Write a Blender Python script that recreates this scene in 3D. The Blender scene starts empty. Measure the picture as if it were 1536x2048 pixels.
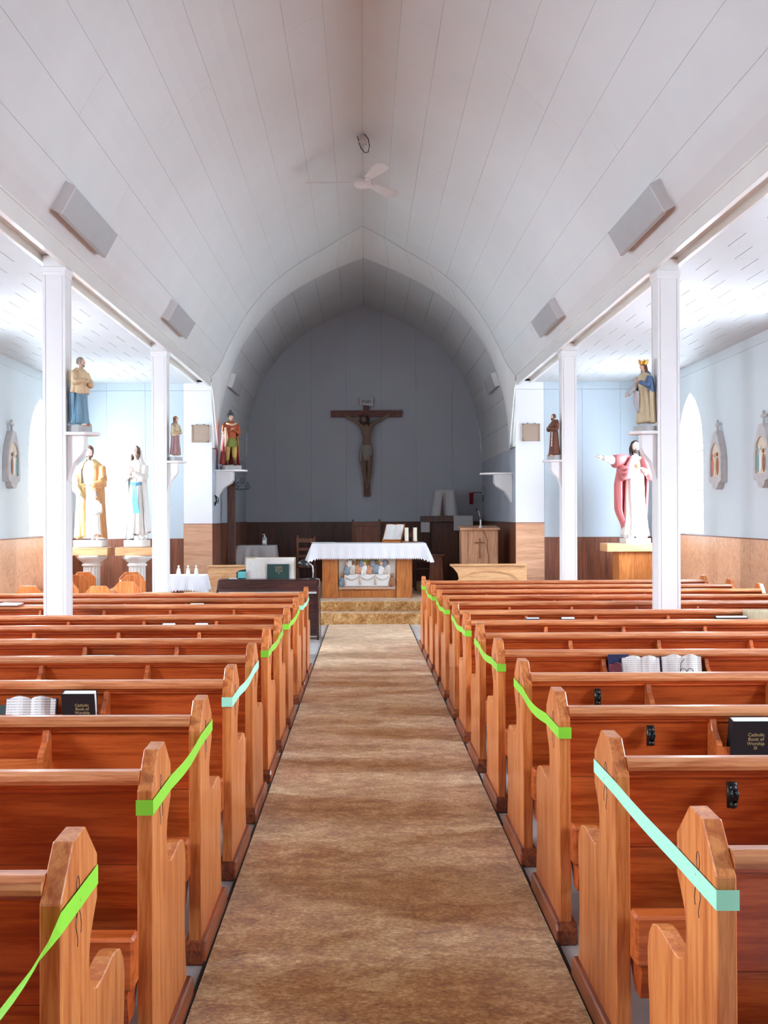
import bpy, bmesh, math, random
from mathutils import Vector, Matrix
R = math.radians; PI = math.pi
random.seed(7)
SC = bpy.context.scene
COL = SC.collection
# ---------------------------------------------------------------- camera
F = 2050.0; CZ = 1.55; ROLL = 0.004
cd = bpy.data.cameras.new('camera'); cam = bpy.data.objects.new('camera', cd); COL.objects.link(cam)
cd.sensor_fit = 'AUTO'; cd.sensor_width = 36; cd.lens = F / 2048 * 36
cd.shift_x = 40 / 2048; cd.shift_y = 6 / 2048; cd.clip_end = 300
c_, s_ = math.cos(ROLL), math.sin(ROLL)
cam.matrix_world = Matrix(((c_, s_, 0, 0), (0, 0, -1, 0), (-s_, c_, 0, CZ), (0, 0, 0, 1)))
SC.camera = cam
# ---------------------------------------------------------------- daylight
SKY_STRENGTH = 15.0
SC.view_settings.view_transform = 'Standard'; SC.view_settings.look = 'None'
SC.view_settings.gamma = 1; SC.view_settings.use_curve_mapping = False
SC.view_settings.exposure = 1.05
w = bpy.data.worlds.new('daylight'); SC.world = w; w.use_nodes = True
nt = w.node_tree; nt.nodes.clear()
tc = nt.nodes.new('ShaderNodeTexCoord'); sep = nt.nodes.new('ShaderNodeSeparateXYZ')
nt.links.new(tc.outputs['Generated'], sep.inputs[0])
cr = nt.nodes.new('ShaderNodeValToRGB'); nt.links.new(sep.outputs['Z'], cr.inputs[0])
e = cr.color_ramp.elements
e[0].position = 0.0; e[0].color = (.84, .94, 1.06, 1)
e[1].position = 1.0; e[1].color = (.6, .75, 1.0, 1)
q = e.new(0.02); q.color = (1.03, 1.15, 1.27, 1)
q = e.new(0.35); q.color = (1.95, 2.25, 2.55, 1)
bg = nt.nodes.new('ShaderNodeBackground'); nt.links.new(cr.outputs[0], bg.inputs[0]); bg.inputs[1].default_value = SKY_STRENGTH
wo = nt.nodes.new('ShaderNodeOutputWorld'); nt.links.new(bg.outputs[0], wo.inputs[0])
cy = SC.cycles
cy.use_denoising = True; cy.max_bounces = 10; cy.diffuse_bounces = 6; cy.glossy_bounces = 3; cy.transparent_max_bounces = 12
cy.caustics_reflective = False; cy.caustics_refractive = False; cy.sample_clamp_indirect = 12
def portal(x, y, z, sx, sz, rot):
    l = bpy.data.lights.new('window_portal', 'AREA'); l.shape = 'RECTANGLE'; l.size = sx; l.size_y = sz
    l.cycles.is_portal = True
    o = bpy.data.objects.new('window_portal', l); COL.objects.link(o); o.location = (x, y, z); o.rotation_euler = rot
WIN_R = [14.85, 10.45, 6.05, 1.65]; WIN_L = [15.25, 10.85, 6.45, 2.05]
XR, XL = 4.73, -4.80
for y in WIN_R: portal(XR + .14, y, 2.3, 2.1, 1.2, (0, R(90), 0))
for y in WIN_L: portal(XL - .14, y, 2.3, 2.1, 1.2, (0, R(-90), 0))

def s2l(c):
    return tuple((v / 255 / 12.92) if v / 255 <= .04045 else ((v / 255 + .055) / 1.055) ** 2.4 for v in c)
def fz(y): return -.0112 * y
def W(px, py, Y):
    u = (px - 728) * Y / F; v = (1030 - py) * Y / F
    return Vector((u + ROLL * v, Y, CZ - ROLL * u + v))

# ---------------------------------------------------------------- materials
MATS = {}
def new_mat(name):
    m = bpy.data.materials.new(name); m.use_nodes = True
    return m, m.node_tree, m.node_tree.nodes['Principled BSDF']
def mapped(nt, scale, coord='Object'):
    t = nt.nodes.new('ShaderNodeTexCoord'); mp = nt.nodes.new('ShaderNodeMapping')
    mp.inputs['Scale'].default_value = scale
    nt.links.new(t.outputs[coord], mp.inputs[0]); return mp.outputs[0]
def noise(nt, vec, scale, detail=4, rough=.55, dist=0):
    n = nt.nodes.new('ShaderNodeTexNoise'); n.inputs['Scale'].default_value = scale; n.inputs['Detail'].default_value = detail
    n.inputs['Roughness'].default_value = rough; n.inputs['Distortion'].default_value = dist
    nt.links.new(vec, n.inputs['Vector']); return n.outputs[0]
def ramp(nt, fac, stops):
    r = nt.nodes.new('ShaderNodeValToRGB'); el = r.color_ramp.elements
    el[0].position, el[0].color = stops[0][0], (*stops[0][1], 1)
    el[1].position, el[1].color = stops[-1][0], (*stops[-1][1], 1)
    for p, c in stops[1:-1]:
        q = el.new(p); q.color = (*c, 1)
    nt.links.new(fac, r.inputs[0]); return r.outputs[0]
def bump(nt, b, h, strength, dist=.01):
    n = nt.nodes.new('ShaderNodeBump'); n.inputs['Strength'].default_value = strength; n.inputs['Distance'].default_value = dist
    nt.links.new(h, n.inputs['Height']); nt.links.new(n.outputs[0], b.inputs['Normal'])
def plain(name, rgb, rough=.6, metal=0, var=.08, nscale=6, bmp=.08, spec=.5, coat=0, alpha=1, sss=0):
    m, nt, b = new_mat(name); c = s2l(rgb)
    f = noise(nt, mapped(nt, (2.6, 2.6, .5) if name.startswith('robe_') else (1, 1, 1)), nscale * (1.6 if name.startswith('robe_') else 1), 5)  # robe colours get vertical streaks that imitate the shading of folds
    lo = tuple(v * (1 - var) for v in c); hi = tuple(min(1, v * (1 + var)) for v in c)
    nt.links.new(ramp(nt, f, [(.3, lo), (.7, hi)]), b.inputs['Base Color'])
    b.inputs['Roughness'].default_value = rough; b.inputs['Metallic'].default_value = metal
    b.inputs['Specular IOR Level'].default_value = spec; b.inputs['Coat Weight'].default_value = coat
    if bmp: bump(nt, b, noise(nt, mapped(nt, (1, 1, 1)), nscale * 8, 3), bmp, .004)
    MATS[name] = m; return m
def wood(name, dark, light, axis='x', rough=.34, scale=1.0, coat=.25, fig=1.0):
    m, nt, b = new_mat(name)
    a = {'x': (1.1, 16, 16), 'y': (16, 1.1, 16), 'z': (16, 16, 1.1)}[axis]
    v = mapped(nt, tuple(k * scale for k in a))
    oi = nt.nodes.new('ShaderNodeObjectInfo')
    add = nt.nodes.new('ShaderNodeVectorMath'); add.operation = 'ADD'
    mul = nt.nodes.new('ShaderNodeMath'); mul.operation = 'MULTIPLY'; mul.inputs[1].default_value = 37
    nt.links.new(oi.outputs['Random'], mul.inputs[0]); nt.links.new(v, add.inputs[0]); nt.links.new(mul.outputs[0], add.inputs[1])
    n1 = noise(nt, add.outputs[0], 1.2 * fig, 6, .6, 1.6)
    n2 = noise(nt, add.outputs[0], 6.5, 4, .7, .3)
    mx = nt.nodes.new('ShaderNodeMath'); mx.operation = 'MULTIPLY_ADD'; mx.inputs[1].default_value = .62
    m2 = nt.nodes.new('ShaderNodeMath'); m2.operation = 'MULTIPLY'; m2.inputs[1].default_value = .38
    nt.links.new(n2, m2.inputs[0]); nt.links.new(n1, mx.inputs[0]); nt.links.new(m2.outputs[0], mx.inputs[2])
    d, l = s2l(dark), s2l(light); mid = tuple((x + y) / 2 for x, y in zip(d, l))
    dk = tuple(v * .78 for v in d); c = ramp(nt, mx.outputs[0], [(.36, dk), (.44, d), (.51, mid), (.58, l)])
    hs = nt.nodes.new('ShaderNodeHueSaturation'); mr = nt.nodes.new('ShaderNodeMapRange')
    mr.inputs['To Min'].default_value = .86; mr.inputs['To Max'].default_value = 1.12
    nt.links.new(oi.outputs['Random'], mr.inputs[0]); nt.links.new(mr.outputs[0], hs.inputs['Value']); nt.links.new(c, hs.inputs['Color'])
    nt.links.new(hs.outputs[0], b.inputs['Base Color'])
    b.inputs['Roughness'].default_value = rough; b.inputs['Coat Weight'].default_value = coat; b.inputs['Coat Roughness'].default_value = .2
    bump(nt, b, mx.outputs[0], .12, .003)
    MATS[name] = m; return m
paint = lambda n, rgb, rough=.55, **k: plain(n, rgb, rough, var=.025, nscale=1.6, bmp=.05, **k)
paint('vault_paint', (211, 214, 213), .6)
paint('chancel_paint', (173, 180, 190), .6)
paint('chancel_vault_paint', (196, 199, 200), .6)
paint('wall_paint', (196, 210, 218), .55)
paint('side_wall_paint', (203, 213, 215), .6)
paint('gloss_paint', (227, 227, 222), .25)
paint('column_paint', (235, 236, 236), .4)
paint('aisle_ceiling_paint', (203, 206, 206), .5)
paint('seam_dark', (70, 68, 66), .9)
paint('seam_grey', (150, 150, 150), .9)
paint('lit_panel_paint', (238, 240, 242), .5)  # daylight brightness of the panels beside the chancel, put into their colour
wood('pew_end', (196, 104, 48), (226, 142, 78), 'z')
wood('pew_rail', (186, 104, 58), (220, 148, 98), 'x', .3)
wood('pew_back', (160, 62, 22), (196, 92, 40), 'x', .32, fig=.8)
wood('pew_seat', (168, 74, 28), (204, 104, 48), 'x', .3)
wood('pew_moulding', (110, 50, 26), (160, 80, 42), 'y', .4)
wood('rack_wood', (176, 84, 36), (208, 116, 58), 'x', .35)
wood('plywood', (218, 162, 124), (236, 186, 148), 'x', .4, .5)
wood('plywood_dark', (112, 64, 44), (144, 86, 60), 'z', .4, .5)
wood('altar_wood', (178, 102, 46), (208, 132, 66), 'z', .4)
wood('light_oak', (204, 150, 100), (226, 176, 126), 'x', .4)
wood('lectern_oak', (196, 144, 106), (220, 170, 130), 'z', .45)
wood('dark_wood', (66, 38, 28), (92, 54, 38), 'z', .4)
wood('chair_wood', (104, 58, 38), (134, 78, 52), 'z', .4)
wood('piano_wood', (58, 32, 30), (84, 48, 44), 'x', .25)
wood('cross_wood', (92, 44, 36), (120, 60, 48), 'x', .5)
wood('beech', (214, 182, 142), (232, 204, 166), 'x', .4)
plain('stone_grey', (176, 176, 174), .8, var=.1, nscale=12, bmp=.3)
plain('station_stone', (190, 186, 184), .8, var=.12, nscale=14, bmp=.4)
plain('plaster_white', (228, 226, 222), .5, var=.03)
plain('column_stone', (218, 214, 206), .5, var=.06)
plain('skin', (226, 186, 160), .5, var=.05)
plain('skin_pale', (238, 214, 200), .5, var=.04)
plain('skin_dark', (128, 104, 82), .6, var=.1)
plain('hair_dark', (66, 52, 46), .7, var=.2, nscale=40, bmp=.5)
plain('hair_brown', (104, 74, 56), .7, var=.2, nscale=40, bmp=.5)
plain('hair_grey', (150, 142, 132), .7, var=.15, nscale=40, bmp=.5)
plain('cloth_white', (236, 236, 240), .85, var=.02, bmp=.1)
plain('loin_linen', (150, 146, 138), .85)
plain('cloth_grey', (188, 188, 190), .9, var=.04, bmp=.2)
plain('robe_blue', (110, 150, 172), .6, var=.18, nscale=9)
plain('robe_navy', (84, 112, 150), .6, var=.2, nscale=14)
plain('robe_cream', (214, 190, 152), .6, var=.12, nscale=10)
plain('robe_tan', (200, 144, 90), .6, var=.2, nscale=10)
plain('robe_gold', (178, 150, 92), .5, var=.25, nscale=16)
plain('robe_white', (226, 220, 210), .55, var=.09, nscale=10)
plain('robe_rose', (206, 116, 116), .6, var=.12, nscale=8)
plain('robe_red', (150, 52, 40), .6, var=.15, nscale=8)
plain('robe_orange', (176, 84, 44), .6, var=.15, nscale=10)
plain('robe_green', (128, 134, 60), .6, var=.15, nscale=10)
plain('robe_yellow', (186, 158, 84), .6, var=.15, nscale=10)
plain('robe_mauve', (158, 124, 124), .6, var=.25, nscale=12)
plain('robe_brown', (112, 70, 52), .7, var=.2, nscale=14)
plain('robe_sand', (196, 180, 146), .6, var=.15, nscale=12)
plain('sash_blue', (96, 160, 196), .6, var=.12, nscale=10)
plain('gold', (200, 150, 60), .35, .6, var=.15)
plain('dark_metal', (40, 42, 42), .35, .6)
plain('black_plastic', (22, 24, 24), .35, 0)
plain('black_cover', (26, 30, 34), .45, 0, var=.1, nscale=30)
plain('navy_cover', (34, 40, 84), .45)
plain('green_cover', (30, 66, 62), .4)
plain('grey_cover', (70, 84, 84), .5)
plain('paper', (236, 234, 230), .8, var=.03)
plain('brass', (190, 160, 110), .3, .9)
plain('chrome', (200, 200, 200), .2, 1)
plain('lamp_body', (214, 216, 218), .5, var=.02)
plain('lamp_lens', (176, 178, 178), .35, var=.03, bmp=.1)
plain('speaker_beige', (178, 158, 140), .7, var=.05, nscale=60, bmp=.4)
plain('fan_white', (214, 212, 210), .4, var=.02)
plain('tape_green', (140, 222, 64), .3, var=.04)
plain('tape_mint', (172, 244, 214), .3, var=.04)
plain('wax', (240, 232, 212), .4, var=.02)
plain('letter_gold', (190, 168, 120), .4)
plain('cord_white', (220, 220, 220), .5)
plain('green_book_teal', (96, 190, 190), .5)
plain('relief_stone', (206, 196, 184), .6, var=.1, nscale=16, bmp=.2)
plain('relief_olive', (150, 146, 56), .6)
plain('relief_blue', (130, 146, 158), .6, var=.15, nscale=20)
plain('relief_peach', (208, 150, 116), .6, var=.15, nscale=20)
plain('relief_brown', (150, 100, 66), .6, var=.2, nscale=20)
plain('picture_cream', (214, 200, 176), .6, var=.15, nscale=9)
plain('picture_rose', (214, 130, 104), .6, var=.1)
plain('picture_teal', (126, 164, 160), .6, var=.2, nscale=9)
plain('purple_cloth', (70, 40, 140), .8)
plain('foil_plum', (110, 40, 56), .4, .3, var=.5, nscale=60, bmp=.6)
# carpet
m, nt, b = new_mat('carpet')
v = mapped(nt, (1, 1.6, 1)); n1 = noise(nt, v, 7, 6, .7, .6); n2 = noise(nt, v, 55, 4, .7); n3 = noise(nt, v, 1.7, 3, .5)
m1 = nt.nodes.new('ShaderNodeMath'); m1.operation = 'MULTIPLY_ADD'; m1.inputs[1].default_value = .45; nt.links.new(n2, m1.inputs[0])
m0 = nt.nodes.new('ShaderNodeMath'); m0.operation = 'MULTIPLY_ADD'; m0.inputs[1].default_value = .45; nt.links.new(n1, m0.inputs[0])
m3 = nt.nodes.new('ShaderNodeMath'); m3.operation = 'MULTIPLY'; m3.inputs[1].default_value = .1; nt.links.new(n3, m3.inputs[0])
nt.links.new(m3.outputs[0], m0.inputs[2]); nt.links.new(m0.outputs[0], m1.inputs[2])
nt.links.new(ramp(nt, m1.outputs[0], [(.38, s2l((132, 78, 32))), (.5, s2l((196, 142, 78))), (.64, s2l((246, 220, 166)))]), b.inputs['Base Color'])
b.inputs['Roughness'].default_value = .95; b.inputs['Sheen Weight'].default_value = .3; bump(nt, b, m1.outputs[0], .7, .02); MATS['carpet'] = m
# grey vinyl floor
m, nt, b = new_mat('floor_vinyl'); v = mapped(nt, (1, 1, 1)); n1 = noise(nt, v, 3, 5)
nt.links.new(ramp(nt, n1, [(.3, s2l((176, 172, 168))), (.7, s2l((206, 203, 200)))]), b.inputs['Base Color']); b.inputs['Roughness'].default_value = .35; MATS['floor_vinyl'] = m
# window glass (seen clear, slight reflection)
m, nt, b = new_mat('window_glass'); out = nt.nodes['Material Output']
tr = nt.nodes.new('ShaderNodeBsdfTransparent'); gl = nt.nodes.new('ShaderNodeBsdfGlossy'); gl.inputs['Roughness'].default_value = .05
mixs = nt.nodes.new('ShaderNodeMixShader'); mixs.inputs[0].default_value = .06
tr.inputs[0].default_value = (.97, .98, 1, 1)
nt.links.new(tr.outputs[0], mixs.inputs[1]); nt.links.new(gl.outputs[0], mixs.inputs[2]); nt.links.new(mixs.outputs[0], out.inputs[0]); MATS['window_glass'] = m
m, nt, b = new_mat('red_glass'); b.inputs['Base Color'].default_value = (.5, .01, .03, 1); b.inputs['Roughness'].default_value = .08; b.inputs['Transmission Weight'].default_value = .4; MATS['red_glass'] = m
m, nt, b = new_mat('clear_bottle'); b.inputs['Base Color'].default_value = (.8, .85, .88, 1); b.inputs['Roughness'].default_value = .1; b.inputs['Transmission Weight'].default_value = .5; MATS['clear_bottle'] = m
# printed page: grey lines of text
m, nt, b = new_mat('printed_page'); v = mapped(nt, (1, 1, 1)); wv = nt.nodes.new('ShaderNodeTexWave'); wv.bands_direction = 'Z'
wv.inputs['Scale'].default_value = 28; nt.links.new(v, wv.inputs['Vector']); nn = noise(nt, mapped(nt, (160, 160, 8)), 1, 2)
mm = nt.nodes.new('ShaderNodeMath'); mm.operation = 'MULTIPLY'; nt.links.new(wv.outputs['Fac'], mm.inputs[0]); nt.links.new(nn, mm.inputs[1])
nt.links.new(ramp(nt, mm.outputs[0], [(.3, s2l((236, 234, 228))), (.55, s2l((176, 176, 176)))]), b.inputs['Base Color']); b.inputs['Roughness'].default_value = .8; MATS['printed_page'] = m
def M(n): return MATS[n]

# ---------------------------------------------------------------- mesh helpers
def link(name, me, parent=None, mat=None, smooth=False):
    o = bpy.data.objects.new(name, me); COL.objects.link(o)
    if parent is not None: o.parent = parent
    if mat:
        for k in (mat if isinstance(mat, (list, tuple)) else [mat]): me.materials.append(M(k))
    if smooth:
        me.shade_smooth() if hasattr(me, 'shade_smooth') else [setattr(p, 'use_smooth', True) for p in me.polygons]
    return o
def empty(name, loc=(0, 0, 0), rz=0, rx=0):
    o = bpy.data.objects.new(name, None); COL.objects.link(o); o.location = loc; o.rotation_euler = (rx, 0, rz); o.empty_display_size = .1
    return o
def tag(o, label=None, cat=None, group=None, kind=None):
    if label: o['label'] = label
    if cat: o['category'] = cat
    if group: o['group'] = group
    if kind: o['kind'] = kind
    return o
def thing(name, label, cat, loc=(0, 0, 0), rz=0, group=None, rx=0):
    return tag(empty(name, loc, rz, rx), label, cat, group)
class B:
    """collects geometry"""
    def __init__(s): s.v = []; s.f = []; s.mi = []; s.cur = 0
    def add(s, vs, fs):
        n = len(s.v); s.v += [tuple(v) for v in vs]; s.f += [tuple(i + n for i in f) for f in fs]; s.mi += [s.cur] * len(fs); return s
    def box(s, x0, x1, y0, y1, z0, z1, mtx=None):
        vs = [(x, y, z) for z in (z0, z1) for y in (y0, y1) for x in (x0, x1)]
        if mtx: vs = [mtx @ Vector(v) for v in vs]
        return s.add(vs, [(0, 2, 3, 1), (4, 5, 7, 6), (0, 1, 5, 4), (2, 6, 7, 3), (0, 4, 6, 2), (1, 3, 7, 5)])
    def prism(s, pts, a0, a1, axis='x', mtx=None):
        """pts: 2D outline; extruded along axis from a0 to a1"""
        n = len(pts)
        def P(a, p):
            v = {'x': (a, p[0], p[1]), 'y': (p[0], a, p[1]), 'z': (p[0], p[1], a)}[axis]
            return mtx @ Vector(v) if mtx else v
        vs = [P(a0, p) for p in pts] + [P(a1, p) for p in pts]
        fs = [tuple(range(n)), tuple(range(2 * n - 1, n - 1, -1))] + [(i, i + n, (i + 1) % n + n, (i + 1) % n) for i in range(n)]
        return s.add(vs, fs)
    def lathe(s, prof, seg=24, c=(0, 0, 0), sx=1, sy=1):
        n = len(prof); vs = []
        for r, z in prof:
            for k in range(seg):
                a = 2 * PI * k / seg; vs.append((c[0] + r * sx * math.cos(a), c[1] + r * sy * math.sin(a), c[2] + z))
        fs = [(i * seg + k, i * seg + (k + 1) % seg, (i + 1) * seg + (k + 1) % seg, (i + 1) * seg + k) for i in range(n - 1) for k in range(seg)]
        fs += [tuple(range(seg - 1, -1, -1)), tuple((n - 1) * seg + k for k in range(seg))]
        return s.add(vs, fs)
    def tube(s, pts, rad, seg=8):
        pts = [Vector(p) for p in pts]; n = len(pts)
        if not isinstance(rad, (list, tuple)): rad = [rad] * n
        vs = []; up = Vector((0, 0, 1))
        for i, p in enumerate(pts):
            d = (pts[min(i + 1, n - 1)] - pts[max(i - 1, 0)]).normalized()
            a = d.cross(up)
            if a.length < .05: a = d.cross(Vector((0, 1, 0)))
            a.normalize(); b = d.cross(a).normalized()
            if i and (a.dot(pa) < 0): a, b = -a, -b
            pa = a
            for k in range(seg):
                t = 2 * PI * k / seg; vs.append(p + (a * math.cos(t) + b * math.sin(t)) * rad[i])
        fs = [(i * seg + k, i * seg + (k + 1) % seg, (i + 1) * seg + (k + 1) % seg, (i + 1) * seg + k) for i in range(n - 1) for k in range(seg)]
        fs += [tuple(range(seg - 1, -1, -1)), tuple((n - 1) * seg + k for k in range(seg))]
        return s.add(vs, fs)
    def ball(s, c, r, seg=12, rings=8, mtx=None):
        if not isinstance(r, (list, tuple)): r = (r, r, r)
        vs = [(0, 0, r[2])]
        for i in range(1, rings):
            t = PI * i / rings
            for k in range(seg):
                a = 2 * PI * k / seg; vs.append((r[0] * math.sin(t) * math.cos(a), r[1] * math.sin(t) * math.sin(a), r[2] * math.cos(t)))
        vs.append((0, 0, -r[2]))
        vs = [(mtx @ Vector(v) if mtx else Vector(v)) + Vector(c) for v in vs]
        fs = [(0, 1 + k, 1 + (k + 1) % seg) for k in range(seg)]
        for i in range(rings - 2):
            o = 1 + i * seg; fs += [(o + k, o + seg + k, o + seg + (k + 1) % seg, o + (k + 1) % seg) for k in range(seg)]
        o = 1 + (rings - 2) * seg; L = len(vs) - 1; fs += [(o + k, L, o + (k + 1) % seg) for k in range(seg)]
        return s.add(vs, fs)
    def ribbon(s, pts, half, th, nrm=None):
        """strip along pts; half = half-width vector (or list), th = thickness along nrm (or list)"""
        n = len(pts); vs = []
        for i, p in enumerate(pts):
            p = Vector(p); h = Vector(half[i] if isinstance(half, list) else half); t = Vector(nrm[i] if isinstance(nrm, list) else nrm) * th
            vs += [p - h, p + h, p + h + t, p - h + t]
        fs = [(0, 1, 2, 3), tuple(4 * (n - 1) + k for k in (3, 2, 1, 0))]
        for i in range(n - 1):
            for k in range(4): fs.append((4 * i + k, 4 * i + 4 + k, 4 * i + 4 + (k + 1) % 4, 4 * i + (k + 1) % 4))
        return s.add(vs, fs)
    def mesh(s, name, bevel=0, smooth=False, fix=True):
        me = bpy.data.meshes.new(name); me.from_pydata(s.v, [], s.f)
        if any(s.mi): me.polygons.foreach_set('material_index', s.mi)
        if fix or bevel:
            bm = bmesh.new(); bm.from_mesh(me)
            if bevel:
                bmesh.ops.bevel(bm, geom=[e for e in bm.edges if e.is_manifold and e.calc_face_angle(0) > .5], offset=bevel, segments=1, affect='EDGES', profile=.5)
            bmesh.ops.recalc_face_normals(bm, faces=bm.faces); bm.to_mesh(me); bm.free()
        if smooth:
            me.polygons.foreach_set('use_smooth', [True] * len(me.polygons))
        me.update(); return me
    def obj(s, name, mat, parent=None, bevel=0, smooth=False, fix=True):
        return link(name, s.mesh(name, bevel, smooth, fix), parent, mat)
def box(name, mat, x0, x1, y0, y1, z0, z1, parent=None, bevel=0):
    return B().box(x0, x1, y0, y1, z0, z1).obj(name, mat, parent, bevel)
def copy_tree(o, parent=None):
    c = o.copy(); COL.objects.link(c); c.parent = parent
    for ch in list(o.children): copy_tree(ch, c)
    return c
def arc(cx, cz, r, a0, a1, n, ry=None):
    ry = ry or r
    return [(cx + r * math.cos(R(a0 + (a1 - a0) * i / n)), cz + ry * math.sin(R(a0 + (a1 - a0) * i / n))) for i in range(n + 1)]
def text_mesh(name, body, size, mat, parent, mtx, align='CENTER', depth=.0004, spacing=.95):
    cu = bpy.data.curves.new(name, 'FONT'); cu.body = body; cu.size = size; cu.align_x = align; cu.extrude = depth; cu.space_line = spacing
    cu.resolution_u = 3
    t = bpy.data.objects.new('t', cu); COL.objects.link(t)
    bpy.context.view_layer.update()
    me = bpy.data.meshes.new_from_object(t.evaluated_get(bpy.context.evaluated_depsgraph_get()))
    bpy.data.objects.remove(t); bpy.data.curves.remove(cu)
    me.transform(mtx); me.materials.clear(); me.name = name
    return link(name, me, parent, mat)
FACE_NEG_Y = Matrix.Rotation(R(90), 4, 'X')   # text readable from -Y

# ================================================================ STRUCTURE
YB = 16.65; Y2 = 17.5; YE = 21.5; REAR = -3.0
fl = B(); fl.add([(-5.1, REAR - .2, fz(REAR - .2)), (5.1, REAR - .2, fz(REAR - .2)), (5.1, 22, fz(22)), (-5.1, 22, fz(22)),
    (-5.1, REAR - .2, -.6), (5.1, REAR - .2, -.6), (5.1, 22, -.6), (-5.1, 22, -.6)], [(0, 1, 2, 3), (7, 6, 5, 4), (0, 4, 5, 1), (1, 5, 6, 2), (2, 6, 7, 3), (3, 7, 4, 0)])
tag(fl.obj('floor', 'floor_vinyl'), 'pale grey vinyl floor under the pews', kind='structure')
# smooth profiles (half, from ridge outward)
PN = [(0, 4.69), (.3, 4.53), (.63, 4.33), (.93, 4.16), (1.235, 3.96), (1.54, 3.70), (1.8, 3.40), (2.01, 3.09), (2.2, 2.73), (2.34, 2.43), (2.47, 2.26)]
PC = [(0, 4.40), (.39, 4.24), (.78, 4.06), (1.11, 3.88), (1.45, 3.64), (1.75, 3.33), (2.07, 2.88), (2.27, 2.43), (2.39, 2.0), (2.46, 1.55), (2.48, 1.1)]
def dense(P, n=80):
    Q = []
    for i in range(len(P) - 1):
        p0 = P[max(i - 1, 0)] if i else (2 * P[0][0] - P[1][0], 2 * P[0][1] - P[1][1]); p1, p2 = P[i], P[i + 1]; p3 = P[min(i + 2, len(P) - 1)]
        for k in range(8):
            t = k / 8; Q.append(tuple(.5 * (2 * p1[j] + (p2[j] - p0[j]) * t + (2 * p0[j] - 5 * p1[j] + 4 * p2[j] - p3[j]) * t * t + (3 * p1[j] - p0[j] - 3 * p2[j] + p3[j]) * t ** 3) for j in (0, 1)))
    Q.append(P[-1]); L = [0]
    for a, b_ in zip(Q, Q[1:]): L.append(L[-1] + math.hypot(b_[0] - a[0], b_[1] - a[1]))
    out = []; j = 0
    for k in range(n + 1):
        s = L[-1] * k / n
        while j < len(L) - 2 and L[j + 1] < s: j += 1
        t = (s - L[j]) / max(1e-9, L[j + 1] - L[j]); out.append(tuple(Q[j][i] + t * (Q[j + 1][i] - Q[j][i]) for i in (0, 1)))
    return out
DN, DC = dense(PN), dense(PC)
def pf(D, s):
    x = max(0, min(1, s)) * (len(D) - 1); i = min(int(x), len(D) - 2); t = x - i
    return (D[i][0] + t * (D[i + 1][0] - D[i][0]), D[i][1] + t * (D[i + 1][1] - D[i][1]))
def pn(D, s):
    a, b_ = pf(D, s - .01), pf(D, s + .01); dx, dz = b_[0] - a[0], b_[1] - a[1]; l = math.hypot(dx, dz)
    return (-dz / l, dx / l) if False else (-dz / l, dx / l)
def vault_strip(bb, sg, s0, s1, DA, YA, DB, YBk, th=.016, off=0, n=3):
    """curved board between arc fractions s0..s1, lofted from profile DA at YA to DB at YBk; outward thickness th"""
    vs = []
    for D, Y in ((DA, YA), (DB, YBk)):
        for k in range(n + 1):
            s = s0 + (s1 - s0) * k / n; p = pf(D, s); nn = pn(D, s)      # nn: outward
            ox, oz = (nn[0], nn[1]) if nn[1] * 1 + nn[0] * p[0] > 0 else (-nn[0], -nn[1])
            for t in (off, off + th): vs.append((sg * (p[0] + ox * t), Y, CZ + p[1] + oz * t))
    m_ = 2 * (n + 1); fs = []
    for k in range(n):
        a = 2 * k; fs += [(a, a + 2, a + 2 + m_, a + m_), (a + 1, a + 1 + m_, a + 3 + m_, a + 3), (a, a + 1, a + 3, a + 2), (a + m_, a + 2 + m_, a + 3 + m_, a + 1 + m_)]
    fs += [(0, m_, m_ + 1, 1), (2 * n, 2 * n + 1, 2 * n + 1 + m_, 2 * n + m_)]
    bb.add(vs, fs)
def shell(name, DA, YA, DB, YBk, mat):
    bb = B()
    for sg in (-1, 1):
        for k in range(24): vault_strip(bb, sg, k / 24, (k + 1) / 24, DA, YA, DB, YBk, .05, .017, 1)
    return bb.obj(name, mat)
nave = tag(shell('ceiling_nave', DN, REAR, DN, YB, 'seam_grey'), 'pointed white plank vault over the nave', kind='structure')
NP = 9
for sg in (-1, 1):
    for k in range(NP):
        w_ = 1 / NP; g = .0003
        y = YB; st = random.choice((2.6, 3.4, 4.2)); first = True
        while y > REAR:
            y0 = max(REAR, y - (st if first else 4.9)); first = False
            bb = B(); vault_strip(bb, sg, k * w_ + g, (k + 1) * w_ - g, DN, y0 + .0015, DN, y - (.008 if y == YB else 0), .016)
            bb.obj('plank', 'vault_paint', nave); y = y0
splay = tag(shell('ceiling_arch_splay', DN, YB, DC, Y2, 'seam_grey'), 'splayed plank band around the chancel arch', kind='structure')
for sg in (-1, 1):
    for k in range(9):
        bb = B(); vault_strip(bb, sg, k / 9 + .0004, (k + 1) / 9 - .0004, DN, YB, DC, Y2, .016); bb.obj('plank', 'vault_paint', splay)
chv = tag(shell('ceiling_chancel', DC, Y2, DC, YE, 'seam_dark'), 'dim pointed plank vault over the chancel', kind='structure')
for sg in (-1, 1):
    for k in range(10):
        for (ya, yb) in ((Y2 + .001, 19.4), (19.403, YE)):
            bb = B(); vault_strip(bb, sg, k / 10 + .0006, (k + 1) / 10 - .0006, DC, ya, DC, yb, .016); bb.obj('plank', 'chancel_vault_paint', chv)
sm_ = B()
for sg in (-1, 1):
    for k in range(40): vault_strip(sm_, sg, k / 40, (k + 1) / 40, DN, YB - .009, DN, YB + .003, .012, -.003, 1)
tag(sm_.obj('trim_arch_seam', 'seam_grey'), 'thin grey seam line where the vault meets the chancel arch', kind='structure')  # narrow grey bead drawn as the seam around the arch
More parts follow.
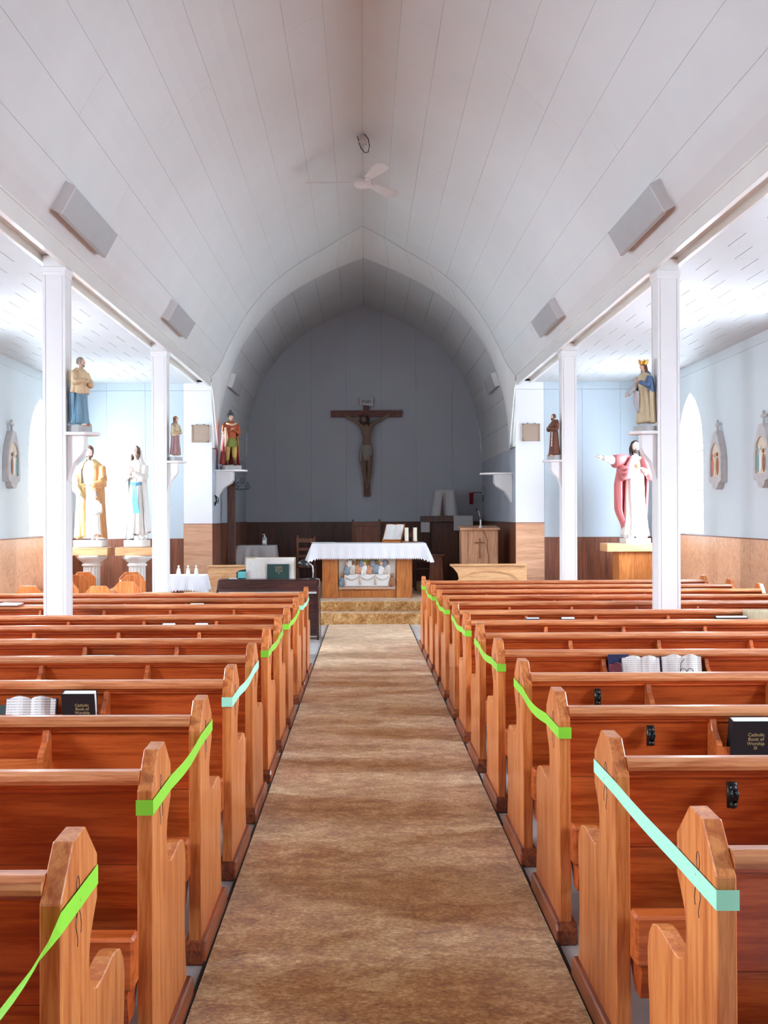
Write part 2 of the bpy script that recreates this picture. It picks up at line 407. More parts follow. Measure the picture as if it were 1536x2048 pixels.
# chancel side walls
PZ = .16
for sg, nm in ((-1, 'left'), (1, 'right')):
    wl = tag(box('wall_chancel_' + nm, 'seam_dark', *sorted((sg * 2.515, sg * 2.62)), YB + .1, YE + .1, -.4, CZ + 1.13), 'pale blue %s wall of the chancel' % nm, kind='structure')
    ys = [YB, Y2, 18.5, 19.5, 20.5, YE]
    for a, b_ in zip(ys, ys[1:]):
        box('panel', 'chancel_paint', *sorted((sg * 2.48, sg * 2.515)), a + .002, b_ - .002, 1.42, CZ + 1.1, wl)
        box('wainscot_panel', 'plywood_dark', *sorted((sg * 2.475, sg * 2.515)), a + .002, b_ - .002, PZ if a > YB else -.3, 1.405, wl)
    box('trim_chancel_' + nm, 'dark_wood', *sorted((sg * 2.465, sg * 2.515)), YB, YE, 1.405, 1.42)['kind'] = 'structure'
# chancel end wall: vertical panels clipped by vault
wl = tag(box('wall_chancel_end', 'seam_dark', -2.7, 2.7, YE + .03, YE + .15, -.4, CZ + 4.6), 'dim blue end wall of the chancel', kind='structure')
def ztop(x):
    x = abs(x)
    for a, b_ in zip(DC, DC[1:]):
        if a[0] <= x <= b_[0]: return CZ + a[1] + (b_[1] - a[1]) * (x - a[0]) / max(1e-6, b_[0] - a[0])
    return CZ + DC[-1][1]
xs = [-2.48, -1.86, -1.1, -.37, .37, 1.1, 1.86, 2.48]
for a, b_ in zip(xs, xs[1:]):
    a += .0015; b_ -= .0015; n = 8
    pts = [(a, 1.41)] + [(a + (b_ - a) * k / n, ztop(a + (b_ - a) * k / n)) for k in range(n + 1)] + [(b_, 1.41)]
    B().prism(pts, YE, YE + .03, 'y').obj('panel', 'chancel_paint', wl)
    B().box(a, b_, YE - .02, YE + .03, PZ, 1.385).obj('wainscot_panel', 'dark_wood', wl)
box('trim_chancel_end', 'dark_wood', -2.48, 2.48, YE - .03, YE + .03, 1.385, 1.41)['kind'] = 'structure'
# lunette wall above the splay to close the nave end is not needed: splay meets vault
# aisle front walls
for sg, nm, xo in ((-1, 'left', -XL), (1, 'right', XR)):
    wl = tag(box('wall_front_' + nm, 'seam_dark', *sorted((sg * 2.5, sg * (xo + .2))), YB + .03, YB + .13, -.4, 4.2), 'front wall of the %s side aisle' % nm, kind='structure')
    cuts = [2.465, 2.93, 3.55, 4.17, xo]
    for i, (a, b_) in enumerate(zip(cuts, cuts[1:])):
        wz = 1.41 if i == 0 else 1.17
        x0, x1 = sorted((sg * (a + .0015), sg * (b_ - .0015)))
        if i > 0 and False: pass
        pm = 'lit_panel_paint' if i == 0 else 'wall_paint'  # innermost panel takes the whiter colour in place of stronger daylight
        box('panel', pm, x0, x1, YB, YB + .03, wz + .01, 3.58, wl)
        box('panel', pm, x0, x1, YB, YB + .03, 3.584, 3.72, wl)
        box('wainscot_panel', 'plywood' if i == 0 else 'plywood_dark', x0, x1, YB - .01, YB + .03, fz(YB), wz, wl)
        box('cap_moulding', 'plywood_dark', x0 - .0015, x1 + .0015, YB - .015, YB + .03, wz, wz + .01, wl)
# side walls with pointed windows
def arch_z(t, zs, zp):   # t in -1..1
    t = abs(t); r = 1.55; cx = r - 1
    return zs + (zp - zs) * math.sqrt(max(0, r * r - (t + cx) ** 2)) / math.sqrt(r * r - cx * cx)
WZ0, WZS, WZP, WH = 1.27, 2.45, 3.30, .56
def side_wall(sg, X, wins, nm):
    bb = B(); Xo = X + sg * .22; segs = []; y = REAR - .2
    def col(ya, yb, z0a, z1a, z0b, z1b):
        vs = [(x, yy, z) for x in (X, Xo) for (yy, z) in ((ya, z0a), (yb, z0b), (yb, z1b), (ya, z1a))]
        bb.add(vs, [(0, 1, 2, 3), (7, 6, 5, 4), (0, 4, 5, 1), (1, 5, 6, 2), (2, 6, 7, 3), (3, 7, 4, 0)])
    for yc in sorted(wins):
        col(y, yc - WH, WZ0, 4.2, WZ0, 4.2)
        n = 16
        for k in range(n):
            t0, t1 = -1 + 2 * k / n, -1 + 2 * (k + 1) / n
            col(yc + WH * t0, yc + WH * t1, arch_z(t0, WZS, WZP), 4.2, arch_z(t1, WZS, WZP), 4.2)
        y = yc + WH
    col(y, YB + .13, WZ0, 4.2, WZ0, 4.2); col(REAR - .2, YB + .13, -.4, WZ0, -.4, WZ0)
    wl = tag(bb.obj('wall_' + nm, 'side_wall_paint'), 'pale side wall on the %s with pointed windows' % nm, kind='structure')
    # wainscot sheets
    y = REAR; x0, x1 = sorted((X, X - sg * .012))
    while y < YB - .02:
        y1 = min(y + 1.22, YB - .012)
        box('wainscot_panel', 'plywood', x0, x1, y + .0015, y1 - .0015, -.18, 1.235, wl); y = y1
    box('cap_moulding', 'plywood_dark', *sorted((X, X - sg * .018)), REAR, YB - .015, 1.235, 1.25, wl)
    box('cornice_moulding', 'side_wall_paint', *sorted((X, X - sg * .012)), REAR, YB, 3.57, 3.585, wl)
    # windows
    for i, yc in enumerate(sorted(wins)):
        wn = tag(empty('window_%s_%d' % (nm, i + 1), (X + sg * .12, yc, WZ0)), kind='structure')
        pts = [(-WH, 0)] + [(WH * (-1 + 2 * k / 16), arch_z(-1 + 2 * k / 16, WZS, WZP) - WZ0) for k in range(17)] + [(WH, 0)]
        B().prism(pts, -.003, .003, 'x').obj('glass_pane', 'window_glass', wn)
        fr = B()
        cl = pts + [pts[0]]
        ctr = Vector((0, 1.0))
        for a, b_ in zip(cl, cl[1:]):
            a2 = Vector(a); b2 = Vector(b_); ai = a2 + (ctr - a2).normalized() * .045; bi = b2 + (ctr - b2).normalized() * .045
            fr.prism([tuple(a2), tuple(b2), tuple(bi), tuple(ai)], -.03, .03, 'x')
        fr.obj('window_frame', 'gloss_paint', wn)
        B().box(-.02, .02, -.018, .018, 0, arch_z(0, WZS, WZP) - WZ0).obj('mullion', 'gloss_paint', wn)
        for zz in (.62, 1.18): B().box(-.018, .018, -WH, WH, zz - .015, zz + .015).obj('glazing_bar', 'gloss_paint', wn)
side_wall(1, XR, WIN_R, 'right'); side_wall(-1, XL, WIN_L, 'left')
# rear wall with a closed double door
wl = tag(box('wall_rear', 'side_wall_paint', -5, 5, REAR - .2, REAR, -.4, 6.6), 'rear wall behind the camera', kind='structure')
dr = tag(empty('door_1', (0, REAR, fz(REAR))), kind='structure')
for sx in (-1, 1):
    lf = B().box(*sorted((0.005 * sx, .75 * sx)), 0, .05, 0, 2.1).obj('door_leaf', 'altar_wood', dr, .004)
    B().tube([(sx * .07, .05, 1.0), (sx * .07, .1, 1.0), (sx * .07, .1, 1.15), (sx * .07, .05, 1.15)], .01, 8).obj('door_handle', 'brass', lf)
B().box(-.83, -.75, 0, .06, 0, 2.18).box(.75, .83, 0, .06, 0, 2.18).box(-.83, .83, 0, .06, 2.1, 2.18).obj('door_frame', 'column_paint', dr)
# roof slab hides sky above vault gaps
# beams and aisle ceilings
for sg, nm, xi, xo in ((-1, 'left', 2.48, -XL), (1, 'right', 2.48, XR)):
    bm_ = B(); bx = lambda a, b_, z0, z1: bm_.box(*sorted((sg * a, sg * b_)), REAR, YB, z0, z1)
    bx(xi, xi + .05, 3.65, 3.83); bx(xi + .05, xi + .22, 3.75, 3.83); bx(xi + .22, xi + .26, 3.69, 3.83)
    tag(bm_.obj('trim_beam_' + nm, 'gloss_paint', bevel=.004), 'glossy white boxed beam above the %s columns' % nm, kind='structure')
    bead = box('trim_bead_' + nm, 'gloss_paint', *sorted((sg * (xi - .012), sg * xi)), REAR, YB, 3.795, 3.815, None); bead['kind'] = 'structure'
    ac = tag(box('ceiling_aisle_' + nm, 'seam_dark', *sorted((sg * (xi + .24), sg * (xo + .2))), REAR - .2, YB + .1, 3.722, 3.9), 'white tiled ceiling of the %s side aisle' % nm, kind='structure')
    tl = .2; ln = .8
    # tile with one edge notched for half its length, so joints read as staggered dashes
    tb = B(); g = .007
    tb.prism([(0, .0008), (0, ln - .0008), (tl, ln - .0008), (tl, ln * .52), (tl - g, ln * .5), (tl - g, .02), (tl, 0.0008)], 3.70, 3.722, 'z')
    me = tb.mesh('tile'); me.materials.append(M('aisle_ceiling_paint'))
    n = 0; nx = int((xo - xi - .26) / tl) + 1
    rest = B(); y = YB - ln
    for j in range(25):
        for i in range(nx):
            xx = xi + .262 + i * tl; yy = YB - (j + 1) * ln + (.4 if i % 2 else 0)
            if yy + ln > YB: continue
            if yy < REAR: continue
            if xx + tl > xo + .15: continue
            if n < 290 and yy > 2.5:
                o = bpy.data.objects.new('tile', me); COL.objects.link(o); o.parent = ac
                o.location = ((xx if sg > 0 else -xx - tl), yy, 0); n += 1
            else: rest.box(*sorted((sg * xx, sg * (xx + tl - .001))), yy, yy + ln - .001, 3.70, 3.722)
    for i in range(0, nx):
        if i % 2 == 1: continue
    if rest.v: rest.obj('tile_field', 'aisle_ceiling_paint', ac)['kind'] = 'stuff'
    fill = B()
    for i in range(nx):
        if i % 2:
            xx = xi + .262 + i * tl
            if xx + tl <= xo + .15: fill.box(*sorted((sg * xx, sg * (xx + tl - .001))), YB - .4, YB, 3.70, 3.722)
    fill.obj('tile_end_row', 'aisle_ceiling_paint', ac)['kind'] = 'stuff'
# roof slabs above vault to keep daylight out
tag(B().prism([(-5, 4.2), (0, 7.2), (5, 4.2), (5, 4.3), (0, 7.35), (-5, 4.3)], REAR - .2, 22, 'y').obj('roof', 'seam_dark'), 'roof over the church', kind='structure')
B().prism([(-5, 4.19), (5, 4.19), (0, 7.19)], YE + .2, YE + .3, 'y').obj('wall_gable_end', 'seam_dark')['kind'] = 'structure'
B().prism([(-5, 4.19), (5, 4.19), (0, 7.19)], REAR - .2, REAR - .1, 'y').obj('wall_gable_rear', 'seam_dark')['kind'] = 'structure'
for sg in (-1, 1):
    b2 = box('wall_wing_' + ('left' if sg < 0 else 'right'), 'seam_dark', *sorted((sg * 2.62, sg * 5)), YE + .1, YE + .2, -.4, 4.2); b2['kind'] = 'structure'
# steps / sanctuary platform in carpet
st = B(); st.box(-1.32, 1.34, 16.13, 16.46, -.3, .008).box(-1.32, 1.34, 16.46, YE, -.3, PZ)
tag(st.obj('floor_altar_steps', 'carpet', bevel=.012), 'two carpeted steps up to the altar', kind='structure')
B().box(-2.475, -1.32, 16.5, YE, -.3, PZ).box(1.34, 2.475, 16.5, YE, -.3, PZ).obj('floor_sanctuary', 'carpet')['kind'] = 'structure'
# aisle carpet
cp = B(); y0, y1 = REAR + .1, 16.12; t = .012
cp.add([(x, y, fz(y) + z) for z in (.001, t) for (x, y) in ((-.56, y0), (.70, y0), (.70, y1), (-.56, y1))], [(0, 3, 2, 1), (4, 5, 6, 7), (0, 1, 5, 4), (1, 2, 6, 5), (2, 3, 7, 6), (3, 0, 4, 7)])
tag(cp.obj('aisle_carpet', 'carpet'), 'gold and brown mottled carpet runner down the centre aisle', 'carpet')
for x, nm in ((-.572, 'left'), (.703, 'right')):
    eb = B(); eb.add([(x + dx, y, fz(y) + z) for z in (.0, .014) for (dx, y) in ((0, y0), (.009, y0), (.009, y1), (0, y1))], [(0, 3, 2, 1), (4, 5, 6, 7), (0, 1, 5, 4), (1, 2, 6, 5), (2, 3, 7, 6), (3, 0, 4, 7)])
    tag(eb.obj('trim_carpet_' + nm, 'dark_metal'), kind='structure')

# ================================================================ COLUMNS
def column(x0, y0, zt, zc, label):
    wd = .19; t = thing('square_column', label, 'column', (x0, y0, fz(y0)), 0, 'white boxed columns')
    h = zt - fz(y0)
    d = wd / 2; g = .022; r = .007
    pts = []
    for k in range(4):
        a = PI / 2 * k; c, s = math.cos(a), math.sin(a)
        for (u, v) in ((-d, -d), (-d + g, -d), (-d + g, -d + r), (-d + g + .005, -d + r), (-d + g + .005, -d + .002), (d - g - .005, -d + .002), (d - g - .005, -d + r), (d - g, -d + r), (d - g, -d)):
            pts.append((u * c - v * s, u * s + v * c))
    B().prism(pts, .1, h - .04, 'z').obj('shaft', 'column_paint', t)
    cpb = B().box(-d - .004, d + .004, -d - .004, d + .004, h - .07, h - .02).box(-d - .012, d + .012, -d - .012, d + .012, h - .04, h)
    cpb.obj('capital', 'column_paint', t, .003)
    B().box(-d + .005, d - .005, -d + .005, d - .005, h, h + zc).obj('bearing_block', 'column_paint', t)
    B().box(-d - .012, d + .012, -d - .012, d + .012, 0, .14).obj('base', 'column_paint', t, .004)
    return t
cols = [column(-2.595, 8.69, 3.64, .1, 'white square column left of the aisle, nearer one, behind the eighth pew'),
        column(-2.595, 13.1, 3.64, .1, 'white square column on the left beside the draped side table, farther one'),
        column(2.62, 8.89, 3.64, .1, 'white square column right of the aisle, nearer one, behind the eighth pew'),
        column(2.63, 13.2, 3.64, .1, 'white square column on the right behind the last pew, farther one')]

# ================================================================ PEWS
PROF = [(0, 0), (0, .825), (.085, .92), (.175, .925), (.268, .84), (.268, .745), (.238, .712), (.214, .68), (.205, .65), (.205, .62), (.214, .588), (.235, .562), (.265, .55), (.31, .549), (.36, .554),
        (.40, .56), (.44, .558), (.48, .546), (.508, .515), (.522, .47), (.519, .40), (.509, .33), (.506, .26), (.515, .18), (.53, .1), (.54, 0)]
def emblem(sgn):
    """carved loop and scrolls on the aisle face; local X = outward to aisle at 0"""
    e_ = B(); x = .0
    P = lambda t, z: (x, t, z)
    lp = [P(.115 + .010 * math.cos(a), .822 + .020 * math.sin(a)) for a in [2 * PI * k / 12 for k in range(13)]]
    e_.tube(lp, .0014, 5)
    e_.tube([P(.115, .803), P(.12, .79), P(.122, .775)], [.004, .005, .001], 6)
    e_.tube([P(.122, .775), P(.135, .755), P(.14, .735), P(.137, .72), P(.132, .722)], .0014, 5)
    e_.tube([P(.105, .765), P(.10, .745), P(.108, .728), P(.115, .71), P(.11, .70)], .0014, 5)
    e_.tube([P(.10, .785), P(.11, .775), P(.105, .76)], .0018, 5)
    return e_
def make_pew(xa, xb, sg, racks, clip):
    """xa: aisle face x, xb: far end x; sg +1 right block / -1 left block. local y=0 rear, z=0 floor"""
    p = empty('pew')
    th = .042; T = lambda x: x * sg
    for inner, x in ((True, xa), (False, xb)):
        a, b_ = (x, x + th) if inner else (x - th, x)
        e_ = B().prism(PROF, *sorted((T(a), T(b_))), 'x').obj('end_panel', 'pew_end', p, .0025)
        mb = B().prism([(-.022, 0), (-.022, .055), (-.008, .082), (.55, .082), (.567, .05), (.567, 0)], *sorted((T(a - .018), T(b_ + .018))), 'x').obj('base_moulding', 'pew_moulding', e_, .006)
        if inner:
            em = emblem(sg).obj('carved_emblem', 'dark_wood', e_, smooth=True); em.location.x = T(a)
    X0, X1 = sorted((T(xa + th), T(xb - th)))
    # backrest: two boards leaning back
    B().prism([(.075, .60), (.095, .60), (.065, .84), (.045, .84)], X0, X1, 'x').obj('back_board', 'pew_back', p)
    B().prism([(.10, .405), (.122, .405), (.098, .597), (.078, .597)], X0, X1, 'x').obj('back_board', 'pew_seat', p)
    B().prism([(.012, .838), (.008, .85), (.012, .864), (.03, .872), (.06, .872), (.08, .866), (.086, .852), (.08, .838)], X0, X1, 'x').obj('top_rail', 'pew_rail', p, 0)
    B().prism([(.022, .838), (.026, .826), (.034, .822), (.034, .814), (.042, .808), (.06, .808), (.06, .838)], X0, X1, 'x').obj('rail_moulding', 'pew_back', p)
    B().prism([(.10, .395), (.10, .425), (.50, .44), (.525, .43), (.525, .405), (.50, .40)], X0, X1, 'x').obj('seat', 'pew_seat', p)
    B().box(X0, X1, .40, .42, .3, .40).obj('seat_apron', 'pew_back', p)
    # folded kneeler behind
    k = B().box(*sorted((T(xa + .03), T(xb - .03))), -.105, -.03, .32, .46).obj('kneeler', 'pew_seat', p, .008)
    for x in (xa + .05, (xa + xb) / 2, xb - .09):
        B().prism([(-.09, .30), (-.03, .33), (.10, .40), (.12, .38), (-.01, .22), (-.07, .22)], *sorted((T(x), T(x + .035))), 'x').obj('hinge_arm', 'pew_back', k)
    for (r0, r1) in racks:
        rk = B().box(*sorted((T(r0), T(r1))), -.03, .062, .625, .637).obj('hymnal_rack', 'rack_wood', p)
        B().box(*sorted((T(r0 + .02), T(r1 - .02))), -.045, -.03, .69, .735).obj('front_bar', 'rack_wood', rk, .002)
        for x in (r0, r1 - .022):
            B().prism([(.055, .60), (-.05, .60), (-.05, .745), (-.035, .76), (.0, .785), (.01, .81), (.018, .825), (.05, .825)], *sorted((T(x), T(x + .022))), 'x').obj('bracket', 'rack_wood', rk, .002)
    if clip:
        c = B(); cx = T(clip)
        c.box(cx - .014, cx + .014, .028, .036, .725, .80)
        c.ball((cx, .022, .785), .013, 10, 6).ball((cx, .02, .76), (.012, .014, .014), 10, 6).ball((cx, .022, .737), .012, 10, 6)
        c.tube([(cx - .006, .02, .79), (cx - .01, .006, .77), (cx - .006, .014, .745)], .004, 6).tube([(cx + .006, .02, .79), (cx + .01, .006, .77), (cx + .006, .014, .745)], .004, 6)
        c.obj('hat_clip', 'black_plastic', p, smooth=True)
    return p
RY = [2.10, 2.95, 3.80, 4.67, 5.55, 6.45, 7.32, 8.21, 9.16, 10.0, 10.88, 11.77, 12.70]
LY = [1.03, 1.96, 2.81, 3.64, 4.5, 5.36, 6.2, 7.05, 7.87, 8.95, 9.72, 10.5]
RXF, LXF = .722, -.585
ORD = ['nearest', 'second', 'third', 'fourth', 'fifth', 'sixth', 'seventh', 'eighth', 'ninth', 'tenth', 'eleventh', 'twelfth', 'thirteenth']
RR = [(1.29, 1.87), (2.43, 3.0)]; LR = [(1.13, 1.71), (2.27, 2.85)]
pew_rc = make_pew(RXF, 4.27, 1, RR, 1.07); pew_r = make_pew(RXF, 4.27, 1, RR, None)
pew_l = make_pew(-LXF, 4.35, -1, LR, None)
used = set()
def put(proto, y, label, group):
    o = proto if id(proto) not in used else copy_tree(proto)
    used.add(id(proto)); o.location = (0, y, fz(y)); o.rotation_euler.x = -.0112
    tag(o, label, 'pew', group); return o
rextra = {1: ', mint tape wrapped round its end', 2: ', black hat clip and mint tape end', 3: ', lone black hymnal in its rack', 4: ', hat clip and bare rack', 5: ', two open books in its rack', 13: ', last before the lectern'}
for i, y in enumerate(RY):
    put(pew_rc if i < 4 else pew_r, y, 'pew right of the aisle, %s from the camera%s' % (ORD[i], rextra.get(i + 1, '')), 'pews right of the aisle')
lextra = {1: ', green tape crossing its end', 2: ', greyed worn end panel', 4: ', black hymnal and open book behind', 11: ', before the chairs'}
for i, y in enumerate(LY):
    put(pew_l, y, 'pew left of the aisle, %s' % ('mostly cut off by the bottom left corner' if i == 0 else '%s from the camera%s' % (ORD[i - 1], lextra.get(i, ''))), 'pews left of the aisle')

# ---------------------------------------------------------------- barrier tapes
def tape(sg, xf, ya, yb, mat, label, sag=.008, wrap=True, twist=0):
    """ya: near pew rear y ; yb: far pew rear y"""
    t = B(); x = xf - sg * .0036; z0 = .782; z1 = .798; hw = .021; pts = []; hv = []; nr = []
    ys, y1, y2, ye = yb + .266, yb - .004, ya + .27, ya - .003
    L = [(ys, 0, 0)] + [(y1 + (y2 - y1) * k / 12, math.sin(PI * k / 12), k / 12) for k in range(13)] + [(ye, 0, 0)]
    for y, bl, s in L:
        z = z1 + (z0 - z1) * (ys - y) / (ys - ye) - sag * bl
        tw = twist * bl
        pts.append((x - sg * .004 * bl, y, z + fz(y))); hv.append((-sg * hw * math.sin(tw), 0, hw * math.cos(tw))); nr.append((-sg, 0, 0))
    t.ribbon(pts, hv, .0008, nr)
    if wrap: t.ribbon([(x, ye, z0 + fz(ya)), (xf + sg * .043, ye, z0 + fz(ya))], (0, 0, hw), .0008, (0, -1, 0))
    tag(t.obj('barrier_tape', mat), label, 'tape', 'tapes closing off pews')
rows = ['mint tape between the two nearest pews right of the aisle', 'green tape from fourth to third pew right of the aisle', 'green tape from sixth to fifth pew right of the aisle',
        'green tape from eighth to seventh pew right of the aisle', 'green tape from tenth to ninth pew right of the aisle', 'green tape from twelfth to eleventh pew right of the aisle']
for i in range(6): tape(1, RXF, RY[2 * i], RY[2 * i + 1], 'tape_mint' if i == 0 else 'tape_green', rows[i], .0 if i == 0 else .016)
rl = ['green twisted tape at the bottom left corner on the nearest left pew', 'green tape from third to second pew left of the aisle', 'pale mint tape from fifth to fourth pew left of the aisle',
      'green tape from seventh to sixth pew left of the aisle', 'green tape from ninth to eighth pew left of the aisle', 'pale mint tape on the last two pew ends on the left']
for i in range(6): tape(-1, LXF, LY[2 * i], LY[2 * i + 1], 'tape_mint' if i in (2, 5) else 'tape_green', rl[i], .008, twist=(.9 if i == 0 else 0))
tp = B(); xx = RXF - .003
tp.ribbon([(xx, 12.96, .79 + fz(12.9)), (xx, 12.70, .785 + fz(12.7))], (0, 0, .021), .0008, (-1, 0, 0)).ribbon([(xx, 12.697, .785 + fz(12.7)), (xx + .046, 12.697, .785 + fz(12.7))], (0, 0, .021), .0008, (0, -1, 0))
tag(tp.obj('barrier_tape', 'tape_green'), 'short green tape stuck on the farthest right pew end', 'tape', 'tapes closing off pews')
# wall-side tapes on the right
for ya, yb, mt, lb in ((RY[9], RY[10], 'tape_green', 'green tape between wall-side pew ends at the right frame edge'), (RY[11], RY[12], 'tape_mint', 'mint tape on the far wall-side pew ends under the right window')):
    t = B(); x = 4.275
    t.ribbon([(x, yb + .26, .8 + fz(yb)), (x, ya - .003, .78 + fz(ya))], (0, 0, .024), .0008, (1, 0, 0)).ribbon([(x, ya - .004, .78 + fz(ya)), (x - .05, ya - .004, .78 + fz(ya))], (0, 0, .024), .0008, (0, -1, 0))
    tag(t.obj('barrier_tape', mt), lb, 'tape', 'tapes closing off pews')

# ---------------------------------------------------------------- books
def closed_book(loc, w_, h, d, cover, label, rz=0, rx=0, title=None, group='hymnals in the pew racks', flat=False):
    t = thing('hymnal', label, 'book', loc, rz, group); t.rotation_euler = (rx, 0, rz)
    c = B().box(-w_ / 2, w_ / 2, -d / 2, -d / 2 + .003, 0, h).box(-w_ / 2, w_ / 2, d / 2 - .003, d / 2, 0, h).box(-w_ / 2 - .002, -w_ / 2 + .003, -d / 2, d / 2, 0, h)
    c.obj('cover', cover, t, .001)
    B().box(-w_ / 2 + .003, w_ / 2 - .004, -d / 2 + .003, d / 2 - .003, .004, h - .0015).obj('page_block', 'paper', t)
    if title:
        text_mesh('title_lettering', title, .018, 'letter_gold', t, Matrix.Translation((w_ * .1, -d / 2 - .0006, h * .72)) @ FACE_NEG_Y)
    return t
def open_book(loc, w_, h, label, cover='navy_cover', tilt=R(12), rz=0, group='open books in the pew racks'):
    t = thing('open_book', label, 'book', loc, rz, group); t.rotation_euler = (-tilt, 0, rz)
    n = 10
    for sg in (-1, 1):
        vs = []; fs = []
        for k in range(n + 1):
            s = k / n; x = sg * s * w_ / 2; y = -.012 - .02 * math.sin(PI * min(1, s * 1.25)) * (1 - .35 * s)
            top = h + .012 * math.sin(PI * min(1, s * 1.15))
            for (yy, z) in ((y, 0), (y, top), (.004, top - .004), (.004, 0)): vs.append((x, yy, z))
        for k in range(n):
            for j in range(4): fs.append((4 * k + j, 4 * k + 4 + j, 4 * k + 4 + (j + 1) % 4, 4 * k + (j + 1) % 4))
        fs += [(0, 1, 2, 3), tuple(4 * n + j for j in (3, 2, 1, 0))]
        B().add(vs, fs).obj('page_spread', 'printed_page', t, smooth=False)
    B().box(-w_ / 2 - .006, w_ / 2 + .006, .004, .008, -.002, h + .004).obj('cover', cover, t)
    return t
TT = 'Catholic\nBook of\nWorship\nIII'
z_ = lambda y: fz(y) + .638
closed_book((1.415, 3.795, z_(3.8)), .145, .205, .046, 'black_cover', 'black hymnal with gold title standing in the third pew rack on the right', .0, R(11), TT)
closed_book((-1.235, 4.475, z_(4.5)), .142, .205, .046, 'black_cover', 'black hymnal with gold title in the fourth pew rack on the left', .0, R(11), TT)
open_book((-1.46, 4.465, z_(4.5)), .215, .165, 'open book with small print beside the black hymnal on the left', 'navy_cover')
closed_book((-1.575, 4.515, z_(4.5)), .20, .13, .008, 'grey_cover', 'thin grey leaflet standing behind the open book on the left', 0, R(-5), None)
open_book((1.49, 5.50, z_(5.55)), .20, .20, 'open book with a small black picture, fifth pew rack on the right, left one', 'navy_cover')
open_book((1.71, 5.50, z_(5.55)), .21, .205, 'open book with glasses hooked on it, fifth pew rack on the right', 'navy_cover')
closed_book((1.375, 5.535, z_(5.55)), .11, .215, .006, 'navy_cover', 'thin dark book upright behind the open books on the right', 0, R(-4))
pb = thing('foil_packet', 'plum and white foil packet left of the open books on the right', 'packet', (1.345, 5.50, z_(5.55)), .1)
B().prism([(-.032, 0), (.03, 0), (.034, .17), (.012, .18), (-.02, .165), (-.034, .172)], -.01, .01, 'y').obj('pouch', 'foil_plum', pb, .004)
gs = thing('glasses', 'folded eyeglasses hooked over the open page on the right', 'glasses', (1.715, 5.455, z_(5.5) + .13), 0)
B().tube([(-.018 + .017 * math.cos(a), 0, .02 * math.sin(a)) for a in [2 * PI * k / 14 for k in range(15)]], .002, 5).obj('rim', 'dark_metal', gs, smooth=True)
B().tube([(.018 + .017 * math.cos(a), 0, .02 * math.sin(a)) for a in [2 * PI * k / 14 for k in range(15)]], .002, 5).obj('rim', 'dark_metal', gs, smooth=True)
B().tube([(-.034, 0, .005), (-.03, .004, .05), (-.01, .008, .07)], .002, 5).obj('temple_arm', 'dark_metal', gs, smooth=True)
def small_book(px, Y, w_, h, cover, label, side, d=.05, tilt=20):
    x = (px - 728) * Y / F
    closed_book((x, Y, z_(Y)), w_, h, d, cover, label, 0, R(tilt))
small_book(198, 6.17, .20, .15, 'grey_cover', 'wide dark grey book in the sixth pew rack on the left', -1)
small_book(288, 6.18, .075, .14, 'paper', 'pale paper booklet in the sixth pew rack on the left', -1, .012)
small_book(340, 7.87 - .03, .10, .19, 'navy_cover', 'navy book with white pages in the eighth pew rack on the left, left of two', -1, .04)
small_book(405, 7.87 - .03, .10, .19, 'navy_cover', 'navy book with white pages nearer the aisle in the eighth pew rack on the left', -1, .04)
small_book(296, 7.87 - .03, .10, .17, 'paper', 'white booklet left of the navy books on the left', -1, .02)
small_book(396, 9.72 - .03, .13, .205, 'black_cover', 'black book with white page edge in the far left pew rack', -1, .04)
small_book(1062, 8.18, .11, .195, 'navy_cover', 'slim white-edged book in the eighth pew rack on the right, nearer the aisle', 1, .03)
small_book(1132, 8.18, .11, .195, 'black_cover', 'dark white-edged book in the eighth pew rack on the right, beside the slim one', 1, .04)
small_book(1456, 8.18, .25, .20, 'black_cover', 'wide black and silver book by the right column', 1, .04)
wt = thing('wicker_basket', 'shallow basket with rounded rim in a pew rack at the right frame edge', 'basket', ((1520 - 728) * 8.12 / F, 8.16, z_(8.2)), 0)
B().lathe([(.08, .0), (.12, .10), (.125, .215), (.135, .235), (.125, .24), (.11, .2), (.07, .02)], 24, sx=1, sy=.32).obj('bowl', 'robe_sand', wt, smooth=True)
sheet = B().prism([(-.10, 0), (.09, 0), (.10, .012), (-.07, .018)], -.07, .07, 'y').obj('paper_sheet', 'paper'); sheet.location = W(20, 1217, 9.0); sheet.location.z = fz(8.95) + .873
tag(sheet, 'white sheet lying on a pew rail at the far left', 'paper')

# ================================================================ VAULT LAMPS
def vault_lamp(sg, y0, y1, D, s, label, wd=.24):
    p = pf(D, s); a = pf(D, s - .04); b_ = pf(D, s + .04)
    tx, tz = b_[0] - a[0], b_[1] - a[1]; l = math.hypot(tx, tz); tx, tz = tx / l, tz / l
    t = thing('box_lamp', label, 'lamp', (sg * p[0], (y0 + y1) / 2, CZ + p[1]), 0, 'box lamps along the vault')
    # tangent (outward-down), inward normal
    nx, nz = (tz, -tx)
    if nx * p[0] + nz > 0: nx, nz = -nx, -nz
    L = (y1 - y0) / 2
    mt = Matrix(((sg * tx, 0, sg * nx, 0), (0, 1, 0, 0), (tz, 0, nz, 0), (0, 0, 0, 1)))
    B().box(-wd / 2 + .012, wd / 2 - .012, -L + .006, L - .006, -.01, .062, mt).obj('housing', 'lamp_body', t, .003)
    B().prism([(-wd / 2, .055), (wd / 2 + .012, .055), (wd / 2 + .012, .065), (wd / 2 - .01, .08), (-wd / 2 + .01, .08), (-wd / 2, .068)], -L + .012, L - .012, 'y', mt).obj('diffuser', 'lamp_lens', t, .002)
    for e_ in (-L, L - .012): B().box(-wd / 2, wd / 2 + .004, e_, e_ + .012, -.012, .084, mt).obj('end_cap', 'lamp_body', t, .002)
